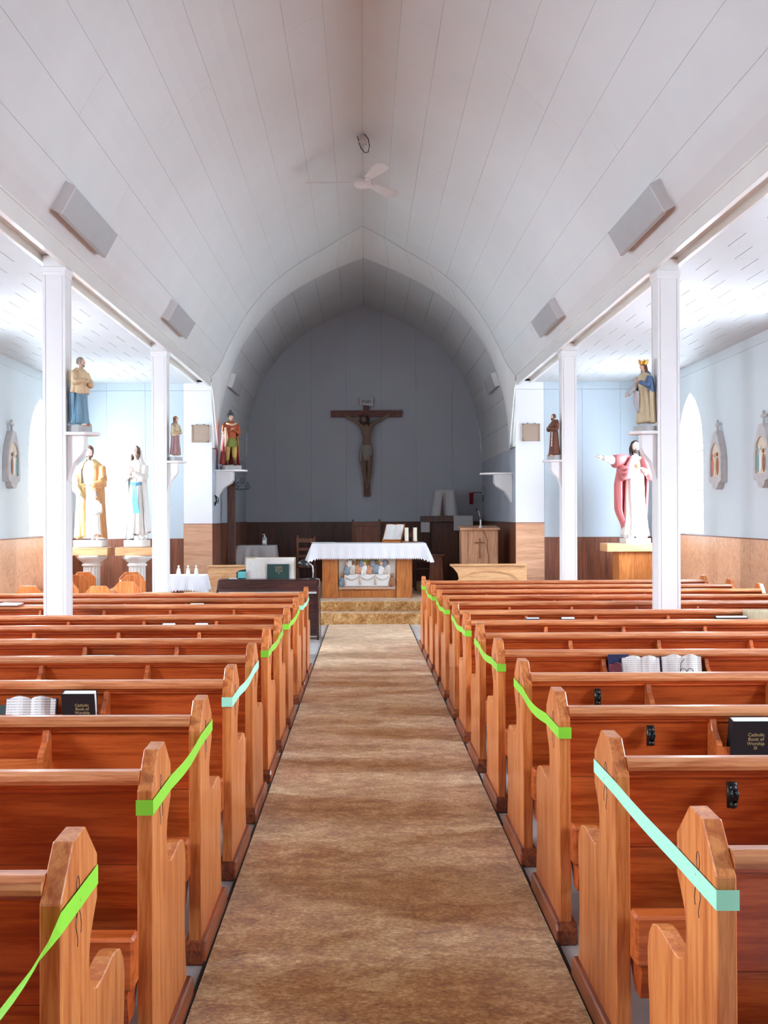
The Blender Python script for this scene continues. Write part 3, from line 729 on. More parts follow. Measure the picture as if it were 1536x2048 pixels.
vault_lamp(-1, 7.85, 9.2, DN, .93, 'grey box lamp on the left vault slope, nearer the camera')
vault_lamp(-1, 12.15, 13.45, DN, .93, 'grey box lamp on the left vault slope, farther along the nave')
vault_lamp(1, 7.85, 9.2, DN, .93, 'grey box lamp on the right vault slope, nearer the camera')
vault_lamp(1, 12.15, 13.45, DN, .93, 'grey box lamp on the right vault slope, farther along the nave')
vault_lamp(-1, 17.6, 18.8, DC, .72, 'small grey box lamp inside the chancel above the soldier statue', .24)
vault_lamp(1, 17.6, 18.8, DC, .72, 'small grey box lamp inside the chancel on the right', .24)

# ================================================================ FAN
fan = thing('ceiling_fan', 'white three-bladed fan hanging from the vault ridge', 'fan', (0, 12.6, CZ + 4.69))
B().lathe([(.0, .02), (.012, .0), (.06, -.10), (.062, -.13), (.0, -.135)], 20).obj('canopy', 'fan_white', fan, smooth=True)
B().lathe([(.011, -.1), (.011, -.5)], 10).obj('downrod', 'fan_white', fan, smooth=True)
B().lathe([(.02, -.47), (.045, -.49), (.045, -.54), (.03, -.56)], 20).obj('motor_cap', 'fan_white', fan, smooth=True)
B().lathe([(.03, -.55), (.09, -.56), (.105, -.59), (.105, -.625), (.09, -.655), (.04, -.67), (0, -.672)], 28).obj('motor', 'fan_white', fan, smooth=True)
for a in (178, 52, -68):
    mt = Matrix.Rotation(R(a), 4, 'Z') @ Matrix.Translation((0, 0, -.60)) @ Matrix.Rotation(R(-14), 4, 'X')
    pts = [(.16, -.05), (.58, -.085), (.65, -.075), (.69, -.035), (.70, .0), (.69, .035), (.65, .07), (.58, .08), (.16, .045)]
    bl = B().prism(pts, -.004, .004, 'z', mt).obj('blade', 'fan_white', fan, .001)
    B().prism([(.09, -.02), (.2, -.035), (.2, .035), (.09, .02)], -.01, -.003, 'z', mt).obj('blade_iron', 'fan_white', bl)
cb = B().tube([(-.07, 0, -.0), (-.05, -.03, -.09), (-.02, -.05, -.2), (.03, -.06, -.26), (.07, -.06, -.25), (.085, -.05, -.17), (.07, -.03, -.08), (.03, -.01, -.02), (-.01, 0, .0)], .006, 6).obj('power_cable', 'black_plastic', fan, smooth=True)

# ================================================================ WALL SPEAKERS
for x, lb in ((W(401, 849, YB).x, 'beige square wall speaker left of the chancel arch'), (W(1062, 847, YB).x, 'beige square wall speaker right of the chancel arch')):
    t = thing('wall_speaker', lb, 'speaker', (x, YB, 2.88), 0, 'beige wall speakers')
    fr = B(); s = .14
    for (a, b_, c, d) in ((-s, s, -s, -s + .025), (-s, s, s - .025, s), (-s, -s + .025, -s, s), (s - .025, s, -s, s)): fr.box(a, b_, -.05, 0, c, d)
    fr.obj('frame', 'speaker_beige', t, .003); B().box(-s + .02, s - .02, -.04, 0, -s + .02, s - .02).obj('grille', 'speaker_beige', t)
    for xx in (-.06, .06): B().box(xx - .008, xx + .008, -.012, 0, s, s + .015).obj('hook', 'dark_metal', t)

# ================================================================ FIGURES
def lerp_prof(P, z):
    for a, b_ in zip(P, P[1:]):
        if z <= b_[0]:
            t = (z - a[0]) / max(1e-9, b_[0] - a[0]); t = t * t * (3 - 2 * t) * .5 + t * .5
            return [a[i] + (b_[i] - a[i]) * t for i in range(1, len(a))]
    return list(P[-1][1:])
def garment(P, a0=0, a1=360, folds=9, amp=.05, seed=0, nz=36, na=96, swirl=.6, closed=True, th=0, z0=None, z1=None):
    """P rows: (z, cx, cy, rx, ry). angle 0=+X, 270=front (-Y). Returns B."""
    rnd = random.Random(seed); ph = [rnd.uniform(0, 6.28) for _ in range(4)]
    zlo, zhi = P[0][0], P[-1][0]; full = abs(a1 - a0) >= 359.9
    rows = []; n = na if full else na + 1
    def ring(off):
        vs = []
        for i in range(nz + 1):
            z = zlo + (zhi - zlo) * i / nz; cx, cy, rx, ry = lerp_prof(P, z); low = 1 - i / nz
            A = amp * (.55 + 1.25 * low)
            for k in range(n):
                a = R(a0 + (a1 - a0) * k / na); s = a * folds + ph[0] + swirl * math.sin(z * 5 / max(.1, zhi) + ph[1]) * 2
                f = A * (math.sin(s) * .7 + .35 * math.sin(a * (folds * .5 + 1) + ph[2] + z * 4 / max(.1, zhi)) + .25 * math.sin(2.3 * s + ph[3]))
                r = 1 + f - .5 * A * max(0, math.sin(s)) ** 6
                zz = z + (.012 * zhi * math.sin(a * 3 + ph[1]) if i == 0 else 0)
                vs.append((cx + (rx * r + off) * math.cos(a), cy + (ry * r + off) * math.sin(a), zz))
        return vs
    b_ = B(); v = ring(0); m = n
    fs = []
    kk = range(n if full else n - 1)
    for i in range(nz):
        for k in kk: fs.append((i * m + k, i * m + (k + 1) % m, (i + 1) * m + (k + 1) % m, (i + 1) * m + k))
    if full:
        fs += [tuple(range(m - 1, -1, -1)), tuple(nz * m + k for k in range(m))]; b_.add(v, fs)
    else:
        v2 = ring(-abs(th)); N = len(v); fs += [tuple(i + N for i in reversed(f)) for f in fs]
        for k in range(n - 1): fs += [(k, k + N, k + 1 + N, k + 1), (nz * m + k, nz * m + k + 1, nz * m + k + 1 + N, nz * m + k + N)]
        for i in range(nz):
            for k in (0, n - 1): fs.append((i * m + k, (i + 1) * m + k, (i + 1) * m + k + N, i * m + k + N))
        b_.add(v + v2, fs)
    return b_
def head(parent, c, s, skin, hair, beard=None, long_hair=False, turn=0, nod=0, bald=False):
    """c: head centre, s: head height"""
    mt = Matrix.Translation(c) @ Matrix.Rotation(turn, 4, 'Z') @ Matrix.Rotation(nod, 4, 'X')
    h = B(); seg, rg = 28, 22; vs = [];
    def P(u, t, k=1.0):   # t polar 0 top..pi ; u azimuth, front = -Y (270)
        x, y, z = math.sin(t) * math.cos(u), math.sin(t) * math.sin(u), math.cos(t)
        rx, ry, rz = .36, .43, .5
        if z < 0: f = 1 - .38 * (-z) ** 1.3; x *= f; y = y * (1 - .25 * (-z)) - .05 * (-z)
        px, py, pz = x * rx, y * ry, z * rz
        if y < -.3:
            # brow / eye hollow / nose / lips / chin
            g = lambda cx, cz, sx, sz: math.exp(-((px - cx) / sx) ** 2 - ((pz - cz) / sz) ** 2)
            d = .115 * g(0, -.09, .05, .075) + .05 * g(0, -.02, .035, .09) - .045 * (g(.13, .02, .06, .04) + g(-.13, .02, .06, .04)) + .03 * g(0, .09, .22, .04) + .03 * g(0, -.245, .09, .03) + .035 * g(0, -.40, .09, .07)
            py -= d * k
        return (px * s, py * s, pz * s)
    for i in range(1, rg):
        for k in range(seg): vs.append(P(2 * PI * k / seg + PI / 2, PI * i / rg))
    top, bot = len(vs), len(vs) + 1; vs += [P(0, 0), P(0, PI)]
    fs = [((i) * seg + k, (i + 1) * seg + k, (i + 1) * seg + (k + 1) % seg, i * seg + (k + 1) % seg) for i in range(rg - 2) for k in range(seg)]
    fs += [(top, k, (k + 1) % seg) for k in range(seg)] + [(bot, (rg - 2) * seg + (k + 1) % seg, (rg - 2) * seg + k) for k in range(seg)]
    h.add([mt @ Vector(v) for v in vs], fs)
    for sg in (-1, 1):   # ears
        h.ball(mt @ Vector((sg * .36 * s, .02 * s, -.02 * s)), (.035 * s, .07 * s, .1 * s), 8, 6)
    h.lathe([(.17 * s, -.72 * s), (.15 * s, -.5 * s), (.15 * s, -.3 * s)], 14, c=(c[0], c[1] + .03 * s, c[2]))
    hd = h.obj('head', skin, parent, smooth=True)
    ey = B()
    for sg in (-1, 1): ey.ball(mt @ Vector((sg * .13 * s, -.355 * s, .015 * s)), (.045 * s, .03 * s, .022 * s), 8, 6)
    ey.obj('eyes', 'hair_dark', hd, smooth=True)
    # hair shell
    hb = B(); vs = []; fs = []; n1, n2 = 24, 12
    for i in range(n2 + 1):
        for k in range(n1 + 1):
            u = R(-34 + 248 * k / n1)       # wraps sides and back, open at the front
            side = abs((k / n1) - .5) * 2
            tmax = 1.0 + (1.35 if long_hair else .95) * (1 - side ** 6 * .25)
            t = tmax * i / n2
            x, y, z = P(u, min(t, 2.0), 0)
            f = 1.10 + .03 * math.sin(u * 9 + t * 5)
            if t < .75: f = 1.09
            vs.append(mt @ Vector((x * f, y * f + .01 * s, z * f)))
    for i in range(n2):
        for k in range(n1): fs.append((i * (n1 + 1) + k, (i + 1) * (n1 + 1) + k, (i + 1) * (n1 + 1) + k + 1, i * (n1 + 1) + k + 1))
    hb.add(vs, fs)
    hb.ball(mt @ Vector((0, .07 * s, .2 * s)), (.385 * s, .41 * s, .34 * s), 20, 12)
    if long_hair:
        for sg in (-1, 1):
            hb.tube([mt @ Vector((sg * .33 * s, .08 * s, .15 * s)), mt @ Vector((sg * .38 * s, .1 * s, -.1 * s)), mt @ Vector((sg * .38 * s, .06 * s, -.4 * s)), mt @ Vector((sg * .36 * s, -.02 * s, -.66 * s)), mt @ Vector((sg * .3 * s, -.04 * s, -.8 * s))], [.09 * s, .12 * s, .13 * s, .09 * s, .02 * s], 9)
        hb.ball(mt @ Vector((0, .2 * s, -.25 * s)), (.34 * s, .24 * s, .48 * s), 16, 10)
    hb.obj('hair', hair, parent, smooth=True, fix=False)
    if beard:
        bb = B(); bb.ball(mt @ Vector((0, -.27 * s, -.42 * s)), (.2 * s, .15 * s, .17 * s), 14, 8)
        for sg in (-1, 1): bb.tube([mt @ Vector((sg * .31 * s, -.08 * s, -.1 * s)), mt @ Vector((sg * .26 * s, -.17 * s, -.28 * s)), mt @ Vector((sg * .12 * s, -.28 * s, -.38 * s))], [.04 * s, .08 * s, .09 * s], 8)
        bb.tube([mt @ Vector((-.13 * s, -.36 * s, -.24 * s)), mt @ Vector((0, -.45 * s, -.20 * s)), mt @ Vector((.13 * s, -.36 * s, -.24 * s))], [.02 * s, .035 * s, .02 * s], 7)
        bb.obj('beard', beard, parent, smooth=True)
    return mt
def hand(bb, p, d, s, up=(0, 0, 1), curl=.25):
    """adds palm, four fingers and thumb; p wrist, d direction, s hand length"""
    p = Vector(p); d = Vector(d).normalized(); u = Vector(up); sd = d.cross(u).normalized(); nn = sd.cross(d).normalized()
    bb.tube([p, p + d * .22 * s, p + d * .5 * s], [.13 * s, .2 * s, .21 * s], 8)
    for j, L in enumerate((.40, .48, .46, .36)):
        o = sd * ((j - 1.5) * .11 * s); a = p + d * .46 * s + o
        bb.tube([a, a + d * L * .5 * s - nn * curl * .1 * s, a + d * L * s - nn * curl * .35 * s], [.062 * s, .055 * s, .035 * s], 6)
    a = p + d * .15 * s - sd * .16 * s
    bb.tube([a, a + d * .2 * s - sd * .14 * s, a + d * .38 * s - sd * .16 * s], [.07 * s, .06 * s, .04 * s], 6)
def arm(parent, pts, rads, sleeve, skin, hs, hd=None, name='sleeve', up=(0, 0, 1)):
    pts = [Vector(p) for p in pts]; N = []
    rr = []
    for i in range(len(pts) - 1):
        for k in range(4):
            t = k / 4; N.append(pts[i].lerp(pts[i + 1], t)); rr.append((rads[i] + (rads[i + 1] - rads[i]) * t) * .82 * (1 + .10 * math.sin(2.9 * (i * 4 + k))))
    N.append(pts[-1]); rr.append(rads[-1])
    sl = B().tube(N, rr, 14).obj(name, sleeve, parent, smooth=True)
    d = Vector(hd) if hd else pts[-1] - pts[-2]; d.normalize()
    hb = B(); hb.tube([pts[-1] - d * hs * .5, pts[-1] + d * hs * .15], [hs * .16, hs * .13], 8); hand(hb, pts[-1] + d * hs * .1, d, hs, up)
    hb.obj('hand', skin, parent, smooth=True); return sl
BODY = [(.03, 0, 0, .165, .13), (.12, 0, 0, .145, .12), (.3, 0, 0, .125, .105), (.5, 0, 0, .115, .095), (.6, 0, 0, .11, .085), (.7, 0, 0, .125, .09), (.77, 0, 0, .135, .085), (.815, 0, .005, .115, .07), (.845, 0, .01, .05, .045)]
def sc(P, H, kx=1, ky=1, dz=0): return [(z * H + dz, cx * H, cy * H, rx * H * kx, ry * H * ky) for z, cx, cy, rx, ry in P]
def plinth(t, w_, d, h, mat='stone_grey', oct_=True, z0=0):
    if oct_:
        c = min(w_, d) * .22; pts = [(-w_, -d + c), (-w_ + c, -d), (w_ - c, -d), (w_, -d + c), (w_, d - c), (w_ - c, d), (-w_ + c, d), (-w_, d - c)]
    else: pts = [(-w_, -d), (w_, -d), (w_, d), (-w_, d)]
    B().prism(pts, z0, z0 + h, 'z').obj('plinth', mat, t, .003)
def feet(t, H, skin, z0):
    f = B()
    for sg in (-1, 1): f.ball((sg * .05 * H, -.13 * H, z0 + .012 * H), (.025 * H, .055 * H, .018 * H), 10, 6)
    f.obj('feet', skin, t, smooth=True)
def shelf(x, y, z, rz, label, depth=.30, h=.36, w_=.24):
    """bracket shelf projecting along local +X from the wall at local x=0"""
    t = thing('bracket_shelf', label, 'shelf', (x, y, z), rz, 'white corbel shelves')
    pts = [(0, -w_ / 2), (depth * .75, -w_ / 2), (depth, 0), (depth * .75, w_ / 2), (0, w_ / 2)]
    B().prism([(0, -w_ / 2), (depth * .62, -w_ / 2), (depth, -w_ * .2), (depth, w_ * .2), (depth * .62, w_ / 2), (0, w_ / 2)], -.028, 0, 'z').obj('shelf_board', 'column_paint', t, .004)
    c = [(0, -.028), (depth * .56, -.028), (depth * .56, -.028 - h * .28), (depth * .48, -h * .45), (depth * .22, -h * .62), (depth * .1, -h * .8), (0, -h)]
    B().prism([(p[0], p[1]) for p in c], -w_ * .28, w_ * .28, 'y').obj('corbel', 'column_paint', t, .004)
    return t
SH = []
SH.append(shelf(-2.50, 8.69, W(165, 865, 8.69).z, 0, 'white corbel shelf under the blue-robed statue on the near left column', .26, .42, .2))
SH.append(shelf(-2.50, 13.1, W(345, 922, 13.1).z, 0, 'white corbel shelf on the far left column under the small robed statue', .23, .40, .2))
SH.append(shelf(2.525, 8.89, W(1285, 863, 8.89).z, PI, 'white corbel shelf under the crowned statue on the near right column', .228, .42, .2))
SH.append(shelf(2.535, 13.2, W(1110, 920, 13.2).z, PI, 'white corbel shelf under the brown-robed friar on the far right column', .23, .36, .2))
SH.append(shelf(-2.478, 17.25, W(470, 940, 17.25).z, 0, 'white corbel shelf in the chancel under the soldier statue', .52, .5, .42))
SH.append(shelf(2.478, 17.25, W(990, 946, 17.25).z, PI, 'empty white corbel shelf on the right chancel wall', .52, .5, .42))

def S(h, *pts): return [tuple(c * h for c in p) for p in pts]
# --- 1. bearded figure in blue robe and cream mantle, near left column, facing right
H = .58
t = thing('saint_statue', 'small bearded statue in cream mantle and blue robe on the near left column', 'statue', (-2.405, 8.69, SH[0].location.z), R(62), 'painted saint statues')
plinth(t, .082, .075, .055); z0 = .055; t2 = H
garment(sc(BODY, H, .95, .95, z0 - .0), folds=10, amp=.06, seed=3).obj('robe', 'robe_blue', t, smooth=True)
feet(t, H, 'skin', z0)
garment([(.47 * H + z0, -.01 * H, 0, .15 * H, .12 * H), (.6 * H + z0, 0, 0, .15 * H, .115 * H), (.72 * H + z0, 0, 0, .15 * H, .11 * H), (.8 * H + z0, 0, 0, .125 * H, .085 * H), (.85 * H + z0, 0, .01 * H, .06 * H, .05 * H)], folds=7, amp=.06, seed=5).obj('mantle', 'robe_cream', t, smooth=True)
garment(sc([(.08, .02, .03, .15, .12), (.5, .0, .02, .15, .12), (.62, 0, .01, .14, .11)], H, 1, 1, z0), 20, 200, 8, .07, 6, th=.008).obj('back_drape', 'robe_blue', t, smooth=True)
arm(t, [(-.13 * H, 0, .78 * H + z0), (-.17 * H, -.06 * H, .62 * H + z0), (-.05 * H, -.15 * H, .66 * H + z0)], [.05 * H, .06 * H, .03 * H], 'robe_cream', 'skin', .075 * H)
arm(t, [(.13 * H, 0, .78 * H + z0), (.16 * H, -.07 * H, .6 * H + z0), (.04 * H, -.16 * H, .6 * H + z0)], [.05 * H, .06 * H, .03 * H], 'robe_cream', 'skin', .075 * H)
head(t, Vector((0, -.02 * H, .93 * H + z0)), .14 * H, 'skin', 'hair_grey', 'hair_grey', turn=R(20))
# --- 2. large bearded man in tan cloak with a child
H = 1.44; yb = 15.75
px = lambda x, Y: (x - 728) * Y / F
zb = W(180, 1093, yb).z
t = thing('saint_statue', 'large statue of a bearded man in a tan cloak with a white-robed child', 'statue', (px(181, yb), yb, zb), R(-3), 'painted saint statues'); t.scale = (.84, .86, 1)
plinth(t, .26, .19, .10, 'plaster_white', False); z0 = .10
garment(sc(BODY, H, 1.05, 1, z0), folds=8, amp=.06, seed=11).obj('tunic', 'robe_white', t, smooth=True)
CL = [(.02, 0, .01, .20, .16), (.2, 0, .01, .185, .15), (.4, 0, .01, .17, .14), (.6, 0, .01, .165, .13), (.74, 0, .01, .165, .12), (.81, 0, .01, .135, .09), (.855, 0, .015, .065, .055)]
garment(sc(CL, H, 1.05, 1, z0), -58, 238, 9, .05, 12, th=.012).obj('cloak', 'robe_tan', t, smooth=True)
garment(sc([(.03, -.09, -.09, .075, .055), (.25, -.09, -.08, .07, .05), (.48, -.08, -.07, .065, .05), (.6, -.08, -.05, .06, .05)], H, 1, 1, z0), 0, 360, 6, .12, 14, na=40).obj('cloak_fold', 'robe_gold', t, smooth=True)
garment(sc([(.755, 0, 0, .15, .115), (.81, 0, .005, .13, .09), (.86, 0, .01, .065, .06)], H, 1, 1, z0), -60, 240, 8, .03, 15, th=.014, nz=8).obj('cloak_collar', 'robe_gold', t, smooth=True)
arm(t, [(-.15 * H, -.01, .77 * H + z0), (-.17 * H, -.09 * H, .58 * H + z0), (-.07 * H, -.17 * H, .46 * H + z0)], [.06 * H, .065 * H, .035 * H], 'robe_sand', 'skin_pale', .085 * H)
arm(t, [(.15 * H, -.01, .77 * H + z0), (.19 * H, -.08 * H, .6 * H + z0), (.07 * H, -.17 * H, .58 * H + z0)], [.06 * H, .07 * H, .035 * H], 'robe_tan', 'skin_pale', .085 * H)
head(t, Vector((0, -.03 * H, .935 * H + z0)), .135 * H, 'skin_pale', 'hair_brown', 'hair_brown', turn=R(6), nod=R(14))
lily = B()
for k in range(5):
    a = k * 1.3; c = Vector((-.13 * H + .02 * math.cos(a), -.15 * H + .02 * math.sin(a), (.60 + .025 * k) * H + z0)); lily.ball(c, (.02, .02, .028), 8, 6)
lily.tube([(-.12 * H, -.15 * H, .42 * H + z0), (-.13 * H, -.15 * H, .7 * H + z0)], .006, 6)
lily.obj('lily_sprig', 'relief_stone', t, smooth=True)
hc = .50 * H; cx, cyy = .115 * H, -.16 * H
child = garment([(z * hc + z0 + .0, cx, cyy, rx * hc * .95, ry * hc * .95) for z, _, _, rx, ry in BODY[1:]], folds=8, amp=.05, seed=21, na=48).obj('child_robe', 'robe_white', t, smooth=True)
fb = B()
for sg in (-1, 1):
    fb.tube([(cx + sg * .05 * hc, cyy, z0 + .2 * hc), (cx + sg * .06 * hc, cyy, z0 + .02 * hc)], [.035 * hc, .022 * hc], 8); fb.ball((cx + sg * .06 * hc, cyy - .04 * hc, z0 + .018 * hc), (.03 * hc, .06 * hc, .018 * hc), 8, 6)
fb.obj('child_legs', 'skin_pale', t, smooth=True)
arm(t, [(cx - .12 * hc, cyy, z0 + .75 * hc), (cx - .16 * hc, cyy - .08 * hc, z0 + .6 * hc), (cx - .03 * hc, cyy - .17 * hc, z0 + .62 * hc)], [.05 * hc, .06 * hc, .03 * hc], 'robe_white', 'skin_pale', .09 * hc, name='child_sleeve')
arm(t, [(cx + .12 * hc, cyy, z0 + .75 * hc), (cx + .16 * hc, cyy - .08 * hc, z0 + .6 * hc), (cx + .04 * hc, cyy - .17 * hc, z0 + .55 * hc)], [.05 * hc, .06 * hc, .03 * hc], 'robe_white', 'skin_pale', .09 * hc, name='child_sleeve')
head(t, Vector((cx, cyy - .02, z0 + .95 * hc)), .17 * hc, 'skin_pale', 'hair_grey', turn=R(-10), nod=R(-12))
# --- 3. white praying lady with blue sash
H = 1.46; yb = 15.75; zb = W(275, 1093, yb).z
t = thing('saint_statue', 'tall white statue of a veiled praying woman with a blue sash', 'statue', (px(274, yb), yb, zb), R(-12), 'painted saint statues'); t.scale = (.9, .92, 1)
plinth(t, .19, .15, .10, 'column_stone'); z0 = .10
rk = B()
for k in range(14):
    a = k * .62; rk.ball((.13 * math.cos(a) * (1 + .3 * (k % 3) / 2), .10 * math.sin(a), z0 + .03 + .012 * (k % 4)), (.05, .05, .045), 7, 5)
rk.obj('rocky_mound', 'plaster_white', t)
LB = [(.06, 0, 0, .13, .105), (.15, 0, 0, .125, .10), (.3, 0, 0, .112, .09), (.5, 0, 0, .10, .082), (.6, 0, 0, .092, .075), (.7, 0, 0, .105, .08), (.77, 0, 0, .112, .075), (.815, 0, .005, .095, .06), (.85, 0, .01, .045, .04)]
garment(sc(LB, H, .9, .9, z0), folds=11, amp=.07, seed=31).obj('gown', 'robe_white', t, smooth=True)
garment(sc([(.08, .015, .03, .15, .12), (.3, .01, .025, .14, .11), (.55, 0, .02, .128, .10), (.72, 0, .015, .122, .095), (.8, 0, .015, .10, .08), (.86, 0, .01, .07, .07), (.93, 0, .01, .065, .07), (.985, 0, .005, .045, .05)], H, .92, .92, z0), -42, 222, 9, .05, 32, th=.01).obj('veil', 'plaster_white', t, smooth=True)
sa = B()
for (x0, x1, sw) in ((-.01, .03, .028), (.03, .085, .036)):
    P_ = [Vector((x0 + (x1 - x0) * k / 8 + .008 * math.sin(k), -.088 * H - .018 * (k / 8) - .012, (.59 - .31 * k / 8) * H + z0)) for k in range(9)]
    sa.ribbon(P_, [(sw * (.35 + .65 * k / 8), 0, 0) for k in range(9)], .008, (0, -1, 0))
sa.obj('sash', 'sash_blue', t)
garment([(.575 * H + z0, 0, 0, .094 * H * .93, .08 * H * .93), (.605 * H + z0, 0, 0, .094 * H * .93, .08 * H * .93)], folds=6, amp=.02, seed=3, nz=4).obj('waistband', 'sash_blue', t, smooth=True)
arm(t, [(-.11 * H, -.01, .77 * H + z0), (-.125 * H, -.07 * H, .64 * H + z0), (-.012 * H, -.13 * H, .70 * H + z0)], [.045 * H, .055 * H, .026 * H], 'robe_white', 'skin_pale', .085 * H, hd=(.05, -.2, 1), up=(1, 0, 0))
arm(t, [(.11 * H, -.01, .77 * H + z0), (.125 * H, -.07 * H, .64 * H + z0), (.012 * H, -.13 * H, .70 * H + z0)], [.045 * H, .055 * H, .026 * H], 'robe_white', 'skin_pale', .085 * H, hd=(-.05, -.2, 1), up=(1, 0, 0))
head(t, Vector((0, -.025 * H, .93 * H + z0)), .12 * H, 'skin_pale', 'hair_brown', turn=R(-8), nod=R(-16), long_hair=True)
# --- 4. small crowned-hair lady, far left column
H = .52; t = thing('saint_statue', 'small statue in pale top and mauve skirt on the far left column', 'statue', (-2.41, 13.1, SH[1].location.z), R(60), 'painted saint statues')
plinth(t, .075, .07, .05); z0 = .05
garment(sc(LB, H, 1.1, 1.05, z0), folds=9, amp=.09, seed=41).obj('gown', 'robe_mauve', t, smooth=True)
garment([(.52 * H + z0, 0, 0, .12 * H, .10 * H), (.7 * H + z0, 0, 0, .125 * H, .095 * H), (.8 * H + z0, 0, 0, .105 * H, .075 * H), (.85 * H + z0, 0, .01 * H, .05 * H, .045 * H)], folds=6, amp=.05, seed=42).obj('bodice', 'robe_sand', t, smooth=True)
garment(sc([(.04, .02, -.03, .07, .07), (.3, .02, -.03, .06, .065)], H, 1, 1, z0), folds=6, amp=.1, seed=43, na=40).obj('underskirt', 'robe_gold', t, smooth=True)
for sg in (-1, 1): arm(t, [(sg * .11 * H, -.01, .77 * H + z0), (sg * .14 * H, -.06 * H, .6 * H + z0), (sg * .03 * H, -.14 * H, .6 * H + z0)], [.045 * H, .05 * H, .025 * H], 'robe_sand', 'skin', .075 * H)
head(t, Vector((0, -.02 * H, .93 * H + z0)), .14 * H, 'skin', 'hair_brown', turn=R(10), long_hair=True)
cw = B().lathe([(.064 * H, 0), (.066 * H, .014 * H), (.058 * H, .014 * H), (.056 * H, 0)], 16, c=(0, -.012 * H, .962 * H + z0)).obj('circlet', 'gold', t, smooth=True)
# --- 5. soldier in red cloak, chancel left
H = .88; yb = 17.25; t = thing('saint_statue', 'painted soldier statue in red cloak, yellow trousers and helmet in the chancel', 'statue', (px(461, yb) + .01, yb - .02, SH[4].location.z), R(22), 'painted saint statues')
plinth(t, .16, .14, .07, 'stone_grey'); z0 = .07
lg = B()
for sg in (-1, 1): lg.tube([(sg * .06 * H, 0, .46 * H + z0), (sg * .07 * H, -.01 * H, .28 * H + z0), (sg * .075 * H, 0, .06 * H + z0)], [.07 * H, .055 * H, .035 * H], 12)
lg.obj('trousers', 'robe_yellow', t, smooth=True)
bo = B()
for sg in (-1, 1):
    bo.tube([(sg * .072 * H, 0, .17 * H + z0), (sg * .075 * H, 0, .03 * H + z0)], [.045 * H, .036 * H], 12); bo.ball((sg * .08 * H, -.04 * H, .02 * H + z0), (.035 * H, .07 * H, .022 * H), 10, 6)
bo.obj('boots', 'robe_brown', t, smooth=True)
garment(sc([(.36, 0, 0, .125, .10), (.45, 0, 0, .12, .095), (.54, 0, 0, .105, .085)], H, 1, 1, z0), folds=14, amp=.06, seed=51, nz=10).obj('tunic_skirt', 'robe_green', t, smooth=True)
garment(sc([(.52, 0, 0, .108, .088), (.62, 0, 0, .11, .085), (.72, 0, 0, .125, .09), (.79, 0, 0, .125, .08), (.83, 0, .005, .09, .06), (.86, 0, .01, .045, .04)], H, 1, 1, z0), folds=6, amp=.02, seed=52).obj('breastplate', 'robe_orange', t, smooth=True)
garment(sc([(.03, -.02, .04, .19, .14), (.3, -.01, .035, .17, .13), (.6, 0, .02, .16, .12), (.76, 0, .01, .15, .10), (.83, 0, .01, .11, .07)], H, 1, 1, z0), -20, 232, 8, .07, 53, th=.012).obj('cloak', 'robe_red', t, smooth=True)
sc_ = B().tube([(-.1 * H, -.06 * H, .81 * H + z0), (0, -.10 * H, .77 * H + z0), (.1 * H, -.06 * H, .81 * H + z0)], [.018 * H, .022 * H, .018 * H], 8).tube([(-.12 * H, -.09 * H, .72 * H + z0), (-.11 * H, -.12 * H, .52 * H + z0), (-.13 * H, -.10 * H, .36 * H + z0)], [.02 * H, .035 * H, .012 * H], 8).obj('cloak_lining', 'robe_cream', t, smooth=True)
for sg in (-1, 1): arm(t, [(sg * .13 * H, 0, .78 * H + z0), (sg * .155 * H, -.05 * H, .62 * H + z0), (sg * .03 * H, -.14 * H, .68 * H + z0)], [.042 * H, .04 * H, .022 * H], 'robe_orange', 'skin', .08 * H)
head(t, Vector((0, -.02 * H, .93 * H + z0)), .135 * H, 'skin', 'hair_dark')
hm = B().lathe([(.063 * H, 0), (.064 * H, .02 * H), (.052 * H, .05 * H), (.025 * H, .075 * H), (0, .08 * H)], 18, c=(0, -.01 * H, .95 * H + z0)); hm.tube([(0, -.03 * H, 1.02 * H + z0), (0, 0, 1.05 * H + z0), (0, .04 * H, 1.03 * H + z0)], [.01 * H, .02 * H, .008 * H], 8)
hm.obj('helmet', 'grey_cover', t, smooth=True)
B().tube([(.10 * H, -.12 * H, .56 * H + z0), (.13 * H, -.09 * H, .36 * H + z0)], [.012 * H, .006 * H], 8).obj('scabbard', 'gold', t, smooth=True)
# --- 6. crowned lady, near right column
H = .55; t = thing('saint_statue', 'crowned statue of a woman in blue mantle on the near right column', 'statue', (2.44, 8.89, SH[2].location.z), R(-58), 'painted saint statues')
plinth(t, .08, .075, .045); z0 = .045
garment(sc(LB, H, 1.15, 1.15, z0), folds=9, amp=.06, seed=61).obj('gown', 'robe_sand', t, smooth=True)
garment(sc([(.05, 0, .03, .165, .14), (.3, 0, .03, .155, .13), (.55, 0, .02, .15, .12)], H, 1, 1, z0), -30, 200, 8, .05, 62, th=.008).obj('mantle', 'robe_sand', t, smooth=True)
garment(sc([(.52, 0, .02, .15, .12), (.65, 0, .015, .145, .11), (.76, 0, .01, .135, .095), (.82, 0, .01, .10, .07), (.87, 0, .01, .055, .055)], H, 1, 1, z0), -35, 215, 8, .05, 63, th=.008).obj('shoulder_mantle', 'robe_navy', t, smooth=True)
arm(t, [(-.11 * H, -.01, .77 * H + z0), (-.14 * H, -.09 * H, .62 * H + z0), (-.11 * H, -.26 * H, .5 * H + z0)], [.05 * H, .06 * H, .035 * H], 'cloth_grey', 'skin', .08 * H)
arm(t, [(.11 * H, -.01, .77 * H + z0), (.13 * H, -.07 * H, .63 * H + z0), (.02 * H, -.15 * H, .69 * H + z0)], [.05 * H, .055 * H, .03 * H], 'robe_navy', 'skin', .075 * H)
